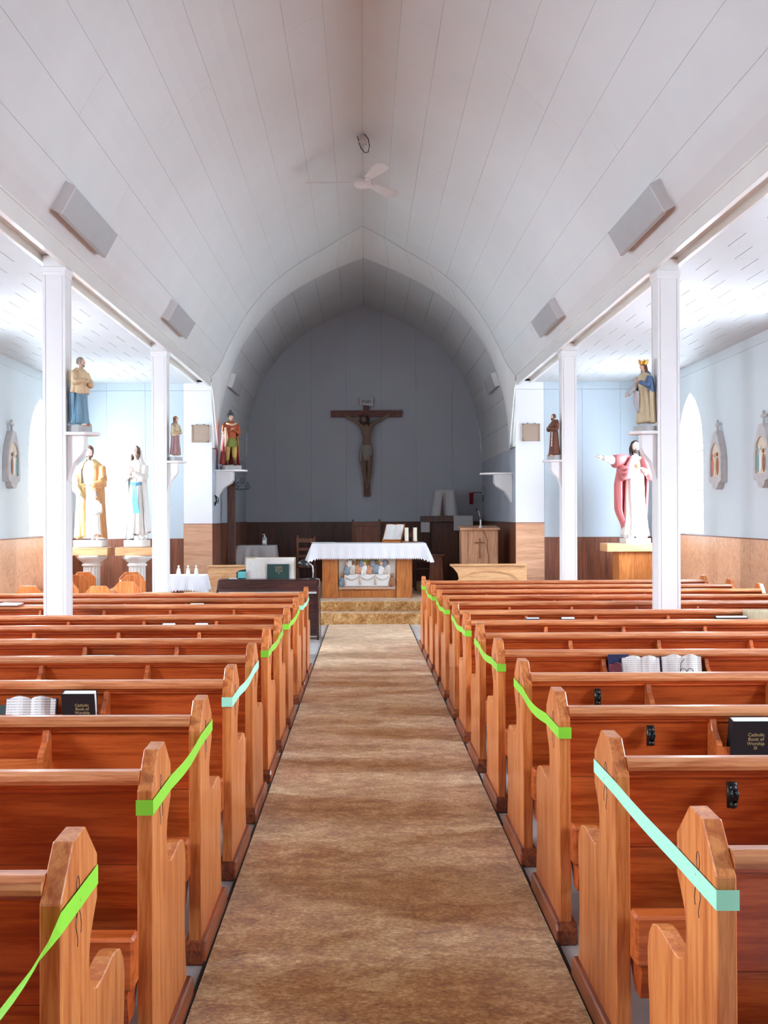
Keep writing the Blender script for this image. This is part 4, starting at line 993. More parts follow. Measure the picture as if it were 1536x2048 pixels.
garment(sc([(.22, -.05, -.10, .035, .03), (.4, -.06, -.12, .05, .045), (.55, -.06, -.12, .04, .04)], H, 1, 1, z0), folds=5, amp=.12, seed=64, na=30).obj('hanging_fold', 'cloth_grey', t, smooth=True)
head(t, Vector((0, -.03 * H, .925 * H + z0)), .135 * H, 'skin', 'hair_brown', nod=R(18), long_hair=True)
cr_ = B(); n = 30; vs = []
for k in range(n):
    a = 2 * PI * k / n; hgt = (.05 if k % 3 else .085) * H
    for (r, z) in ((.06 * H, 0), (.078 * H, hgt), (.070 * H, hgt), (.053 * H, 0)): vs.append((r * math.cos(a), -.03 * H + r * math.sin(a), .965 * H + z0 + z))
cr_.add(vs, [(4 * k + j, 4 * ((k + 1) % n) + j, 4 * ((k + 1) % n) + (j + 1) % 4, 4 * k + (j + 1) % 4) for k in range(n) for j in range(4)])
cr_.obj('crown', 'gold', t)
# --- 7. rose-cloaked figure with outstretched arm
H = 1.50; yb = 15.7; zb = W(1262, 1086, yb).z
t = thing('saint_statue', 'large statue in white robe and rose cloak pointing left with outstretched arm', 'statue', (px(1270, yb), yb, zb), R(4), 'painted saint statues')
plinth(t, .19, .16, .075, 'column_stone', False); z0 = .075
rk = B()
for k in range(12):
    a = k * .8; rk.ball((.14 * math.cos(a), -.02 + .10 * math.sin(a), z0 + .03), (.055, .05, .04 + .01 * (k % 3)), 7, 5)
rk.obj('cloud_mound', 'plaster_white', t)
garment(sc(BODY, H, .85, .85, z0), folds=9, amp=.06, seed=71).obj('robe', 'robe_white', t, smooth=True)
garment(sc([(.10, -.01, .03, .12, .10), (.3, -.03, .03, .17, .12), (.55, -.03, .02, .175, .11), (.7, -.02, .015, .16, .10), (.79, -.005, .01, .14, .085), (.84, 0, .01, .08, .06)], H, 1, 1, z0), -32, 222, 9, .045, 72, th=.014).obj('cloak', 'robe_rose', t, smooth=True)
for sg in (-1, 1):   # swags in front of the shoulders
    dr = B()
    for j in range(3):
        dr.tube([(sg * .06 * H, -.08 * H, (.82 - .015 * j) * H + z0), (sg * (.10 + .01 * j) * H, -.115 * H, (.72 - .05 * j) * H + z0), (sg * (.145) * H, -.09 * H, (.70 - .05 * j) * H + z0), (sg * .17 * H, -.02 * H, .76 * H + z0)], [.025 * H, .035 * H, .035 * H, .03 * H], 10)
    dr.obj('cloak_drape', 'robe_rose', t, smooth=True)
arm(t, [(-.12 * H, -.01, .785 * H + z0), (-.24 * H, -.05 * H, .79 * H + z0), (-.36 * H, -.10 * H, .815 * H + z0)], [.06 * H, .055 * H, .028 * H], 'robe_white', 'skin_pale', .1 * H)
B().tube([(-.1 * H, 0, .79 * H + z0), (-.17 * H, -.03 * H, .785 * H + z0), (-.235 * H, -.045 * H, .78 * H + z0)], [.07 * H, .07 * H, .065 * H], 12).obj('cloak_sleeve', 'robe_rose', t, smooth=True)
arm(t, [(.12 * H, 0, .78 * H + z0), (.16 * H, -.04 * H, .62 * H + z0), (.06 * H, -.13 * H, .68 * H + z0)], [.05 * H, .055 * H, .028 * H], 'robe_white', 'skin_pale', .085 * H)
B().ball((0, -.085 * H, .735 * H + z0), (.024 * H, .012 * H, .028 * H), 12, 8).obj('breast_emblem', 'robe_gold', t, smooth=True)
head(t, Vector((0, -.02 * H, .93 * H + z0)), .125 * H, 'skin_pale', 'hair_dark', 'hair_dark', long_hair=True, turn=R(-6))
# --- 8. friar
H = .54; t = thing('saint_statue', 'brown-robed friar statue with rope belt on the far right column', 'statue', (2.455, 13.2, SH[3].location.z), R(-62), 'painted saint statues')
plinth(t, .08, .07, .05); z0 = .05
garment(sc(BODY, H, .95, .95, z0), folds=9, amp=.04, seed=81).obj('habit', 'robe_brown', t, smooth=True)
garment(sc([(.76, 0, .01, .125, .085), (.82, 0, .02, .10, .08), (.87, 0, .03, .07, .065)], H, 1, 1, z0), folds=6, amp=.03, seed=82, nz=8).obj('cowl', 'robe_brown', t, smooth=True)
for sg in (-1, 1): arm(t, [(sg * .12 * H, 0, .77 * H + z0), (sg * .155 * H, -.05 * H, .62 * H + z0), (sg * .02 * H, -.16 * H, .66 * H + z0)], [.05 * H, .06 * H, .045 * H], 'robe_brown', 'skin', .07 * H)
rb = B().tube([(.04 * H, -.10 * H, .57 * H + z0), (.05 * H, -.115 * H, .4 * H + z0), (.05 * H, -.125 * H, .24 * H + z0)], .006, 6)
for zz in (.4, .32, .24): rb.ball((.05 * H, -.12 * H, zz * H + z0), .009, 8, 6)
rb.obj('rope_belt', 'robe_white', t, smooth=True)
head(t, Vector((0, -.03 * H, .93 * H + z0)), .14 * H, 'skin', 'hair_brown', 'hair_dark')
feet(t, H, 'skin', z0)

# ================================================================ CRUCIFIX
yc = YE - .02; mpp = yc / F
c0 = W(733, 828, yc); t = thing('crucifix', 'large wooden crucifix with carved figure on the chancel end wall', 'crucifix', (c0.x, yc, c0.z))
up = (828 - 797) * mpp; dn = (993 - 828) * mpp; hx = 71 * mpp; bw = .065
B().box(-bw, bw, -.07, 0, -dn, up - .1).obj('upright', 'cross_wood', t, .004)
B().box(-hx, hx, -.065, -.005, -.07, .07).obj('crossbeam', 'cross_wood', t, .004)
sg_ = B().prism([(-.13, -.02), (.13, -.05), (.14, .1), (.11, .12), (-.12, .13), (-.15, .09)], -.09, -.075, 'y').obj('title_scroll', 'cloth_grey', t, .004); sg_.location.z = up - .12
for dx in (-.13, .13): B().tube([(dx, -.085, -.04), (dx, -.085, .12)], .018, 8).obj('scroll_curl', 'cloth_grey', sg_, smooth=True)
lt = text_mesh('inri_lettering', 'INRI', .11, 'hair_dark', t, Matrix.Translation((0, -.093, up - .12 + .01)) @ FACE_NEG_Y, depth=.002)
# body by skin modifier
bp = {'pelvis': (0, -.13, -.72, .085), 'waist': (.005, -.13, -.56, .078), 'chest': (.0, -.15, -.36, .105), 'neck': (-.01, -.15, -.20, .045), 'headb': (-.03, -.18, -.14, .04),
      'ls': (-.12, -.14, -.22, .05), 'le': (-.31, -.11, -.12, .035), 'lw': (-.5, -.10, -.0, .022), 'rs': (.12, -.14, -.22, .05), 're': (.31, -.11, -.12, .035), 'rw': (.5, -.10, .0, .022),
      'lh': (-.06, -.13, -.80, .078), 'lk': (-.055, -.20, -1.15, .052), 'lc': (-.04, -.15, -1.3, .047), 'la': (.0, -.11, -1.5, .028), 'lf': (.005, -.15, -1.6, .025),
      'rh': (.06, -.13, -.80, .078), 'rk': (.055, -.20, -1.15, .052), 'rc': (.045, -.15, -1.3, .047), 'ra': (.02, -.11, -1.5, .028), 'rf': (.015, -.17, -1.58, .025)}
kk = list(bp); ed = [('pelvis', 'waist'), ('waist', 'chest'), ('chest', 'neck'), ('neck', 'headb'), ('chest', 'ls'), ('ls', 'le'), ('le', 'lw'), ('chest', 'rs'), ('rs', 're'), ('re', 'rw'),
    ('pelvis', 'lh'), ('lh', 'lk'), ('lk', 'lc'), ('lc', 'la'), ('la', 'lf'), ('pelvis', 'rh'), ('rh', 'rk'), ('rk', 'rc'), ('rc', 'ra'), ('ra', 'rf')]
me = bpy.data.meshes.new('body'); me.from_pydata([bp[k][:3] for k in kk], [(kk.index(a), kk.index(b_)) for a, b_ in ed], [])
bo = link('body', me, t, 'skin_dark'); 
sm = bo.modifiers.new('Skin', 'SKIN'); me.skin_vertices or None
sv = me.skin_vertices[0].data if me.skin_vertices else None
if sv is None:
    bm = bmesh.new(); bm.from_mesh(me); bm.verts.layers.skin.verify(); bm.to_mesh(me); bm.free(); sv = me.skin_vertices[0].data
for i, k in enumerate(kk): sv[i].radius = (bp[k][3], bp[k][3]); sv[i].use_root = (k == 'pelvis')
sm.use_smooth_shade = True
ss = bo.modifiers.new('Subdivision', 'SUBSURF'); ss.levels = 2; ss.render_levels = 2
hb = B(); hand(hb, (-.5, -.10, .0), (-1, 0, .5), .12, (0, -1, 0)); hb.obj('hand', 'skin_dark', t, smooth=True)
hb = B(); hand(hb, (.5, -.10, .0), (1, 0, .5), .12, (0, 1, 0)); hb.obj('hand', 'skin_dark', t, smooth=True)
garment([(-.98, 0, -.14, .10, .09), (-.9, 0, -.14, .115, .10), (-.78, 0, -.135, .125, .105), (-.66, 0, -.135, .11, .095)], folds=9, amp=.08, seed=91, nz=12).obj('loincloth', 'loin_linen', t, smooth=True)
garment([(-1.02, -.12, -.16, .03, .03), (-.85, -.115, -.16, .04, .04), (-.7, -.10, -.16, .03, .03)], folds=4, amp=.15, seed=92, na=24, nz=8).obj('cloth_knot', 'loin_linen', t, smooth=True)
head(t, Vector((-.05, -.24, -.13)), .20, 'skin_dark', 'hair_dark', 'hair_dark', long_hair=True, turn=R(-14), nod=R(26))
B().lathe([(.085, 0), (.10, .015), (.085, .035), (.075, .02)], 18, c=(-.05, -.22, -.075)).obj('thorn_crown', 'hair_brown', t)

# ================================================================ ALTAR
ya = 17.2
X0, X1 = px(644, ya), px(824, ya); zt = 1.07
t = thing('altar', 'wooden altar with coloured relief panel under a white cloth', 'altar', ((X0 + X1) / 2, ya, PZ))
hw = (X1 - X0) / 2
for a, b_ in ((-hw, -hw + .265), (hw - .265, hw)): B().box(a, b_, 0, .6, 0, zt - PZ - .03).obj('pilaster', 'altar_wood', t, .004)
B().box(-hw + .265, hw - .265, .03, .55, 0, .125).obj('lower_panel', 'altar_wood', t, .003)
B().box(-hw + .265, hw - .265, .06, .55, .125, zt - PZ - .03).obj('recess_panel', 'dark_wood', t)
B().box(-hw - .12, hw + .14, -.10, .68, zt - PZ - .03, zt - PZ).obj('tabletop', 'altar_wood', t, .004)
rel = B().box(-hw + .275, hw - .275, .03, .06, .13, .74).obj('relief_panel', 'relief_stone', t, .003)
rw = hw - .30
tbk = B(); tbk.box(-rw + .07, rw - .07, -.005, .035, .19, .40)
tbk.obj('relief_cloth', 'plaster_white', rel, .01)
for k in range(3):
    sp = (2 * rw - .14) / 3; x0 = -rw + .07 + k * sp
    B().tube([(x0 + sp * s_i / 10, -.012, .375 - .07 * math.sin(PI * s_i / 10)) for s_i in range(11)], .012, 6).obj('relief_swag', 'relief_stone', rel, smooth=True)
    B().tube([(x0 + .01, -.012, .39), (x0 + .012, -.014, .22)], [.012, .02], 6).obj('relief_fold', 'relief_stone', rel, smooth=True)
B().box(-.19, .19, .015, .035, .46, .74).obj('relief_drape', 'relief_olive', rel, .01)
B().box(-rw + .02, rw - .02, -.005, .03, .14, .165).obj('relief_ground', 'relief_peach', rel, .006)
cols_ = ['relief_blue', 'relief_stone', 'relief_peach', 'plaster_white', 'relief_peach', 'relief_blue', 'plaster_white', 'relief_stone', 'relief_blue', 'relief_brown', 'relief_stone', 'relief_blue', 'relief_peach', 'relief_stone', 'relief_blue']
def bust(x, zb_, r, hr, mat_, hm):
    B().ball((x, .010, zb_), (r, .034, r * 1.55), 12, 8).ball((x - r * .6, -.012, zb_ - .03), (r * .4, .02, r * .8), 8, 6).obj('relief_bust', mat_, rel, smooth=True)
    B().ball((x, .002, zb_ + r * 1.5 + hr * .6), (hr, hr * .8, hr * 1.25), 10, 8).obj('relief_head', hm, rel, smooth=True)
for k in range(8):
    bust(-rw + .12 + k * (2 * rw - .24) / 7, .46 + .012 * (k % 3), .062, .031, cols_[k], 'relief_brown' if k % 3 else 'skin')
for x, q in ((-rw + .17, 3), (-rw + .36, 5), (rw - .36, 8), (rw - .15, 11)): bust(x, .575, .045, .028, cols_[q], 'relief_brown')
for x, q in ((-rw + .04, 0), (rw - .04, 9)): bust(x, .27, .058, .03, cols_[q], 'relief_brown')
# cloth
cl = B(); cx0, cx1 = px(624, ya) - (X0 + X1) / 2, px(851, ya) - (X0 + X1) / 2; top = zt - PZ + .006
vs = []; nU = 120
y0_, y1_ = -.115, .69
def hem(u):  # ring around the table edge: returns (x,y, nx, ny)
    Lx, Ly = cx1 - cx0, y1_ - y0_; per = 2 * (Lx + Ly); s = u * per
    if s < Lx: return (cx0 + s, y0_, 0, -1)
    s -= Lx
    if s < Ly: return (cx1, y0_ + s, 1, 0)
    s -= Ly
    if s < Lx: return (cx1 - s, y1_, 0, 1)
    s -= Lx; return (cx0, y1_ - s, -1, 0)
nU = 720; levels = 6
for i in range(levels + 1):
    for k in range(nU):
        x, y, nx, ny = hem(k / nU)
        # corner spread
        dxc = min(abs(x - cx0), abs(x - cx1)); dyc = min(abs(y - y0_), abs(y - y1_)); corner = math.exp(-((dxc + dyc) / .06) ** 2)
        s = i / levels; drop = .245 + .05 * corner
        cxs = 1 if x > (cx0 + cx1) / 2 else -1; cys = 1 if y > (y0_ + y1_) / 2 else -1
        out = s * (.012 + .10 * corner * .6) + .006 * math.sin(k * .33) * s
        zz = top - drop * s
        if i == levels: zz -= .022 * (1 if (k % 4) in (1, 2) else 0)
        vs.append((x + nx * out + cxs * corner * .06 * s, y + ny * out + cys * corner * .03 * s, zz))
fs = [(i * nU + k, i * nU + (k + 1) % nU, (i + 1) * nU + (k + 1) % nU, (i + 1) * nU + k) for i in range(levels) for k in range(nU)] + [tuple(range(nU - 1, -1, -1))]
ob = cl.add(vs, fs).obj('altar_cloth', 'cloth_white', None, fix=False); ob.location = t.location
tag(ob, 'long white altar cloth with pointed lace hem', 'cloth'); so = ob.modifiers.new('Solidify', 'SOLIDIFY'); so.thickness = .003; so.offset = 1
AT = PZ + top + .004
ac_ = t.location
# papers
pp = B().box(-.2, .2, -.12, .12, 0, .006).obj('paper_stack', 'paper', bevel=.001); pp.location = (px(645, 17.4), 17.55, AT); tag(pp, 'flat white folded linen lying on the left of the altar', 'linen')
# book stand and missal
yb = 17.45; bs = thing('book_stand', 'wooden missal stand on the altar', 'stand', (px(783, yb), yb, AT), R(-18))
B().box(-.16, .16, -.02, .28, 0, .02).obj('base', 'altar_wood', bs, .003)
mt = Matrix.Translation((0, .03, .03)) @ Matrix.Rotation(R(50), 4, 'X')
B().box(-.17, .17, 0, .36, 0, .014, mt).obj('rest_board', 'altar_wood', bs, .003); B().box(-.17, .17, -.02, 0, -.01, .035, mt).obj('ledge', 'altar_wood', bs)
B().tube([(0, .26, .02), (0, .22, .22)], .01, 8).obj('prop', 'altar_wood', bs)
bk = thing('missal', 'open missal with white pages on the altar stand', 'book', bs.location, R(-18))
for sg in (-1, 1):
    pts = [(0, .018), (sg * .05, .035), (sg * .12, .038), (sg * .155, .024), (sg * .155, .016), (0, .015)]
    B().prism(pts, .005, .33, 'y', mt).obj('page_spread', 'paper', bk)
B().box(-.16, .16, 0, .335, .0145, .0155, mt).obj('cover', 'robe_red', bk)
for x_, lb in ((813, 'left white pillar candle on the altar'), (830, 'right white pillar candle on the altar')):
    yb = 17.35; cn = thing('pillar_candle', lb, 'candle', (px(x_, yb), yb, AT), 0, 'altar candles')
    B().lathe([(.035, 0), (.045, .004), (.02, .01), (.02, .018), (.05, .024), (.052, .03), (.0, .03)], 20).obj('holder', 'brass', cn, smooth=True)
    B().lathe([(.0325, .03), (.0325, .25), (.03, .254), (.0, .252)], 20).obj('wax', 'wax', cn)
    B().tube([(0, 0, .25), (.001, 0, .265)], .0015, 5).obj('wick', 'black_plastic', cn)

# ================================================================ SANCTUARY FURNITURE
def chair(x, y, z, rz, w_, sh, bh, label, mat, panel=True, group='sanctuary chairs'):
    t = thing('wooden_chair', label, 'chair', (x, y, z), rz, group); d = w_ * .9
    B().box(-w_ / 2, w_ / 2, -d / 2, d / 2, sh - .04, sh).obj('seat', mat, t, .005)
    for sx in (-1, 1):
        B().box(sx * (w_ / 2 - .02) - .02, sx * (w_ / 2 - .02) + .02, -d / 2, -d / 2 + .04, 0, sh - .04).obj('leg', mat, t, .003)
        B().box(sx * (w_ / 2 - .02) - .02, sx * (w_ / 2 - .02) + .02, d / 2 - .04, d / 2, 0, bh).obj('back_post', mat, t, .003)
        B().lathe([(.012, 0), (.022, .012), (.02, .03), (0, .035)], 10, c=(sx * (w_ / 2 - .02), d / 2 - .02, bh)).obj('finial', mat, t, smooth=True)
    B().box(-w_ / 2 + .04, w_ / 2 - .04, d / 2 - .035, d / 2 - .01, bh - .10, bh - .02).obj('top_rail', mat, t, .003)
    if panel: B().box(-w_ / 2 + .04, w_ / 2 - .04, d / 2 - .03, d / 2 - .012, sh + .1, bh - .11).obj('back_panel', mat, t)
    else:
        for zz in (sh + .15, sh + .28): B().box(-w_ / 2 + .04, w_ / 2 - .04, d / 2 - .03, d / 2 - .012, zz, zz + .05).obj('back_slat', mat, t, .002)
    return t
chair(px(732, 20.3), 20.3, PZ, PI, .56, .46, W(732, 1042, 20.3).z - PZ, 'tall dark celebrant chair centred behind the altar', 'chair_wood')
chair(px(613, 19.3), 19.3, PZ, PI, .36, .45, W(613, 1074, 19.3).z - PZ, 'dark slatted chair left of the altar cloth corner', 'chair_wood', False)
chair(px(808, 19.6), 19.6, PZ, PI, .36, .45, W(808, 1063, 19.6).z - PZ, 'brown chair behind the two altar candles', 'chair_wood', False)
chair(px(848, 18.6), 18.9, PZ, PI, .34, .40, .62, 'low dark chair between altar and tapered stool', 'dark_wood', False)
# tabernacle table
yt = 20.6; tx0, tx1 = px(842, yt), px(912, yt)
t = thing('tabernacle_table', 'dark wooden table at the right of the chancel end wall', 'table', ((tx0 + px(945, yt)) / 2, yt, PZ))
hw = (px(945, yt) - tx0) / 2; zt2 = W(880, 1032, yt).z - PZ
B().box(-hw, hw, -.25, .35, zt2 - .12, zt2).obj('tabletop', 'dark_wood', t, .005)
B().box(-hw + .22, hw - .30, -.15, .3, .0, zt2 - .12).obj('pedestal', 'dark_wood', t, .005)
B().box(-hw + .1, hw - .1, -.2, .32, 0, .05).obj('plinth', 'dark_wood', t, .004)
t2 = thing('tabernacle', 'veiled tabernacle draped in grey cloth on the dark table', 'tabernacle', (px(889, yt), yt, PZ + zt2))
hh = W(889, 980, yt).z - PZ - zt2
B().box(-.16, .16, -.12, .12, 0, hh - .01).obj('box', 'gold', t2, .006)
vs = []; fs = []; n = 96
for i in range(9):
    s = i / 8
    for k in range(n):
        a = 2 * PI * k / n; c, s2 = math.cos(a), math.sin(a); q = (abs(c) ** 5 + abs(s2) ** 5) ** (-.2); r = (.19 + .06 * s) * (1 + .035 * s * math.sin(a * 11))
        vs.append((r * q * c * 1.05, r * q * s2 * .8, hh + .003 - (hh - .005) * s))
fs = [(i * n + k, i * n + (k + 1) % n, (i + 1) * n + (k + 1) % n, (i + 1) * n + k) for i in range(8) for k in range(n)] + [tuple(range(n - 1, -1, -1))]
B().add(vs, fs).obj('veil', 'cloth_grey', t2, smooth=True, fix=False)
B().prism([(-.10, 0), (-.03, 0), (-.055, hh * .9)], -.262, -.22, 'y').obj('veil_opening', 'dark_wood', t2)
dc = thing('table_runner', 'grey cloth hanging over the right end of the tabernacle table', 'cloth', (px(924, yt), yt, PZ + zt2))
B().box(-.19, .19, -.26, .35, .001, .005).box(-.19, .19, -.262, -.256, -.29, .005).obj('runner_cloth', 'cloth_grey', dc)
lc = thing('table_runner', 'grey lace cloth hanging at the left end of the tabernacle table', 'cloth', (px(850, yt), yt, PZ + zt2 - .12))
B().box(-.10, .08, -.262, -.256, -.2, 0).obj('runner_cloth', 'cloth_grey', lc)
# sanctuary lamp
yl = 21.2; t = thing('sanctuary_lamp', 'red glass sanctuary lamp on a chrome wall arm', 'lamp', W(966, 985, yl))
B().tube([(0, 0, -.18), (0, 0, .14)], .014, 10).obj('wall_plate', 'chrome', t, smooth=True)
B().tube([(0, 0, .0), (-.12, 0, .0), (-.24, 0, .0)], .008, 8).obj('arm', 'dark_metal', t, smooth=True)
B().tube([(-.24, 0, -.0), (-.24, 0, -.01)], [.055, .055], 16).obj('ring', 'brass', t, smooth=True)
B().lathe([(.03, -.24), (.038, -.22), (.042, -.05), (.05, -.005), (.046, -.005), (.036, -.05), (.02, -.2)], 18, c=(-.24, 0, 0)).obj('glass', 'red_glass', t, smooth=True)
# lectern
yl = 17.3; lx0, lx1 = px(923, yl), px(996, yl); t = thing('lectern', 'pale oak lectern with a carved cross on its front', 'lectern', ((lx0 + lx1) / 2, yl, PZ))
hw = (lx1 - lx0) / 2; lh = W(960, 1058, yl).z - PZ
B().box(-hw, hw, .02, .45, 0, lh - .02).obj('body', 'lectern_oak', t, .004)
for sx in (-1, 1): B().box(sx * (hw - .05) - .05, sx * (hw - .05) + .05, 0, .02, 0, lh - .03).obj('corner_board', 'lectern_oak', t, .003)
B().prism([(-.04, lh + .02), (-.04, lh - .02), (.48, lh - .02 + .03), (.48, lh + .055)], -hw - .025, hw + .025, 'x').obj('slanted_top', 'lectern_oak', t, .004)
B().prism([(-.011, .65), (.011, .65), (.011, .905), (.085, .905), (.085, .925), (.011, .925), (.011, .99), (-.011, .99), (-.011, .925), (-.085, .925), (-.085, .905), (-.011, .905)], .002, .022, 'y').obj('carved_cross', 'relief_brown', t)
cu = B().tube([(.06, .012, lh - .03), (.13, .012, lh - .2), (.115, .012, lh - .3), (.15, .012, lh - .45), (.16, .012, .1)], .004, 6).obj('cable', 'dark_metal', t, smooth=True)
t = thing('microphone', 'gooseneck microphone standing on the lectern', 'microphone', (px(961, yl), yl + .0, PZ + lh + .02))
B().lathe([(.035, 0), (.03, .01), (.014, .04), (.012, .13), (.008, .135)], 14).obj('stem', 'cord_white', t, smooth=True)
B().tube([(0, 0, .13), (-.01, 0, .2), (-.03, 0, .27), (-.055, -.01, .305)], .004, 8).obj('gooseneck', 'chrome', t, smooth=True)
B().ball((-.065, -.015, .31), (.026, .03, .026), 12, 8).obj('windscreen', 'black_plastic', t, smooth=True)
# stool
yl = 18.2; t = thing('tapered_stool', 'dark wooden stool with tapered sides right of the altar', 'stool', (px(871, yl), yl, PZ))
sh = W(871, 1110, yl).z - PZ
for y in (-.13, .11): B().prism([(-.15, 0), (-.10, 0), (-.06, .05), (.06, .05), (.10, 0), (.15, 0), (.10, sh - .02), (-.10, sh - .02)], y, y + .02, 'y').obj('side_panel', 'chair_wood', t, .002)
for sx in (-1, 1): B().prism([(sx * .145, 0), (sx * .125, 0), (sx * .08, sh - .02), (sx * .10, sh - .02)], -.11, .11, 'y').obj('leg_board', 'chair_wood', t, .002)
B().box(-.15, .15, -.16, .16, sh - .02, sh + .01).obj('seat', 'chair_wood', t, .004)
# communion rails
def rail(x0, x1, label, cut_left):
    y = 15.95; zf = fz(y); zt_ = W(728, 1129, y).z; t = thing('communion_rail', label, 'rail', ((x0 + x1) / 2, y, zf), 0, 'communion rails'); hw = (x1 - x0) / 2; h = zt_ - zf
    if cut_left: pts = [(-hw, h - .03), (-hw + .05, h - .07), (-hw + .11, h - .15), (-hw + .13, h - .25), (-hw + .13, 0), (hw, 0), (hw, h - .03)]
    else: pts = [(-hw, h - .03), (-hw, 0), (hw - .13, 0), (hw - .13, h - .25), (hw - .11, h - .15), (hw - .05, h - .07), (hw, h - .03)]
    B().prism(pts, 0, .04, 'y').obj('front_board', 'light_oak', t, .003)
    B().box(-hw - .01, hw + .0, -.03, .09, h - .03, h).obj('handrail', 'light_oak', t, .006)
    a = [(.48 * math.cos(R(180 - 180 * k / 16)), h - .30 + .19 * math.sin(R(180 - 180 * k / 16))) for k in range(17)]
    fr = B()
    for p, q in zip(a, a[1:]): fr.prism([p, q, (q[0] * 1.03, q[1] + .012), (p[0] * 1.03, p[1] + .012)], -.012, 0, 'y')
    fr.obj('arch_moulding', 'light_oak', t)
    B().box(-.48, .48, -.004, 0, .1, h - .30).obj('lower_panel', 'light_oak', t)
rail(px(901, 15.95), px(1053, 15.95), 'oak communion rail with arched panel before the lectern', True)
rail(px(415, 15.95), px(566, 15.95), 'oak communion rail behind the piano on the left', False)
# left credence table with sanitiser
yl = 18.6; zt_ = W(517, 1091, yl).z; t = thing('credence_table', 'small side table in the chancel under a grey cloth', 'table', (px(514, yl), yl, PZ))
hw = .33; h = zt_ - PZ
for sx in (-1, 1):
    for y in (-.17, .17): B().box(sx * .28 - .02, sx * .28 + .02, y - .02, y + .02, 0, h - .03).obj('leg', 'dark_wood', t)
B().box(-hw, hw, -.22, .22, h - .03, h).obj('tabletop', 'dark_wood', t)
def drape(name, x, y, z, hx, hy, drop, mat, label, zig=False, cat='cloth'):
    vs = []; n = 240; L = 7
    for i in range(L + 1):
        s = i / L
        for k in range(n):
            a = 2 * PI * k / n; c, s2 = math.cos(a), math.sin(a); q = (abs(c) ** 14 + abs(s2) ** 14) ** (-1 / 14)
            cor = (abs(c * s2) * 2) ** 4; o = s * (.02 + .05 * cor) + s * .016 * math.sin(a * 15 + 1.1 * math.sin(a * 3))
            zz = -drop * (1 + .16 * cor) * s
            if zig and i == L: zz -= .02 * (k % 4 in (1, 2))
            vs.append((c * q * hx + c * o, s2 * q * hy + s2 * o, zz))
    fs = [(i * n + k, i * n + (k + 1) % n, (i + 1) * n + (k + 1) % n, (i + 1) * n + k) for i in range(L) for k in range(n)] + [tuple(range(n - 1, -1, -1))]
    o = B().add(vs, fs).obj(name, mat, None, smooth=False, fix=False); o.location = (x, y, z); so = o.modifiers.new('Solidify', 'SOLIDIFY'); so.thickness = .003; so.offset = 1
    return tag(o, label, cat)
drape('table_cloth', px(514, yl), yl, zt_ + .004, .35, .24, .34, 'cloth_grey', 'grey cloth draped over the small chancel table')
t = thing('sanitiser_bottle', 'clear pump bottle standing on the grey-draped chancel table', 'bottle', (px(529, yl), yl - .02, zt_ + .008))
B().lathe([(.04, 0), (.045, .005), (.045, .12), (.03, .145), (.014, .15)], 16, sy=.7).obj('bottle_body', 'clear_bottle', t, smooth=True)
B().lathe([(.016, .148), (.016, .165), (.006, .168), (.005, .19)], 12).tube([(.012, 0, .19), (-.035, 0, .193)], .006, 8).obj('pump', 'cord_white', t, smooth=True)
B().box(-.03, .03, -.034, -.032, .03, .09).obj('bottle_label', 'paper', t)
# brown post with carved arm
yl = 17.7; t = thing('banner_post', 'dark wooden post with a carved scroll arm left of the chancel', 'post', (px(463, yl), yl, PZ)); h = W(463, 966, yl).z - PZ
B().box(-.07, .07, -.04, .04, 0, h - .05).obj('post', 'dark_wood', t, .004)
B().prism([(-.07, h - .05), (.07, h - .05), (.07, h + .12), (-.07, h + .02)], -.04, .04, 'y').obj('post_head', 'dark_wood', t, .003)
oc = B(); bx_ = .07; bz = h - .02
oc.tube([(bx_, 0, bz - .08), (bx_ + .06, 0, bz - .09), (bx_ + .22, 0, bz - .085), (bx_ + .25, 0, bz - .04), (bx_ + .22, 0, bz)], .012, 8)
for dx in (.05, .12, .19):
    cz = bz - .01 + (.07 if dx == .12 else 0)
    oc.tube([(bx_ + dx + .035 * math.cos(a), 0, cz + .04 * math.sin(a)) for a in [2 * PI * k / 12 for k in range(13)]], .01, 7)
    oc.tube([(bx_ + dx, 0, cz - .06), (bx_ + dx, 0, cz + .01)], .008, 6)
oc.obj('carved_arm', 'grey_cover', t, smooth=True)
# hanging ornament on left chancel wall
t = thing('wall_hook', 'small dark metal ornament hanging on the left chancel jamb', 'ornament', (-2.46, 16.9, W(447, 990, 16.9).z))
B().tube([(0, 0, 0), (.02, 0, -.03), (.03, 0, -.10), (.01, 0, -.13), (-.0, 0, -.18)], [.008, .016, .012, .02, .008], 8).obj('pendant', 'dark_metal', t, smooth=True)
B().tube([(.03, 0, -.02), (.06, 0, -.07), (.05, 0, -.14)], .007, 6).obj('side_scroll', 'dark_metal', t, smooth=True)

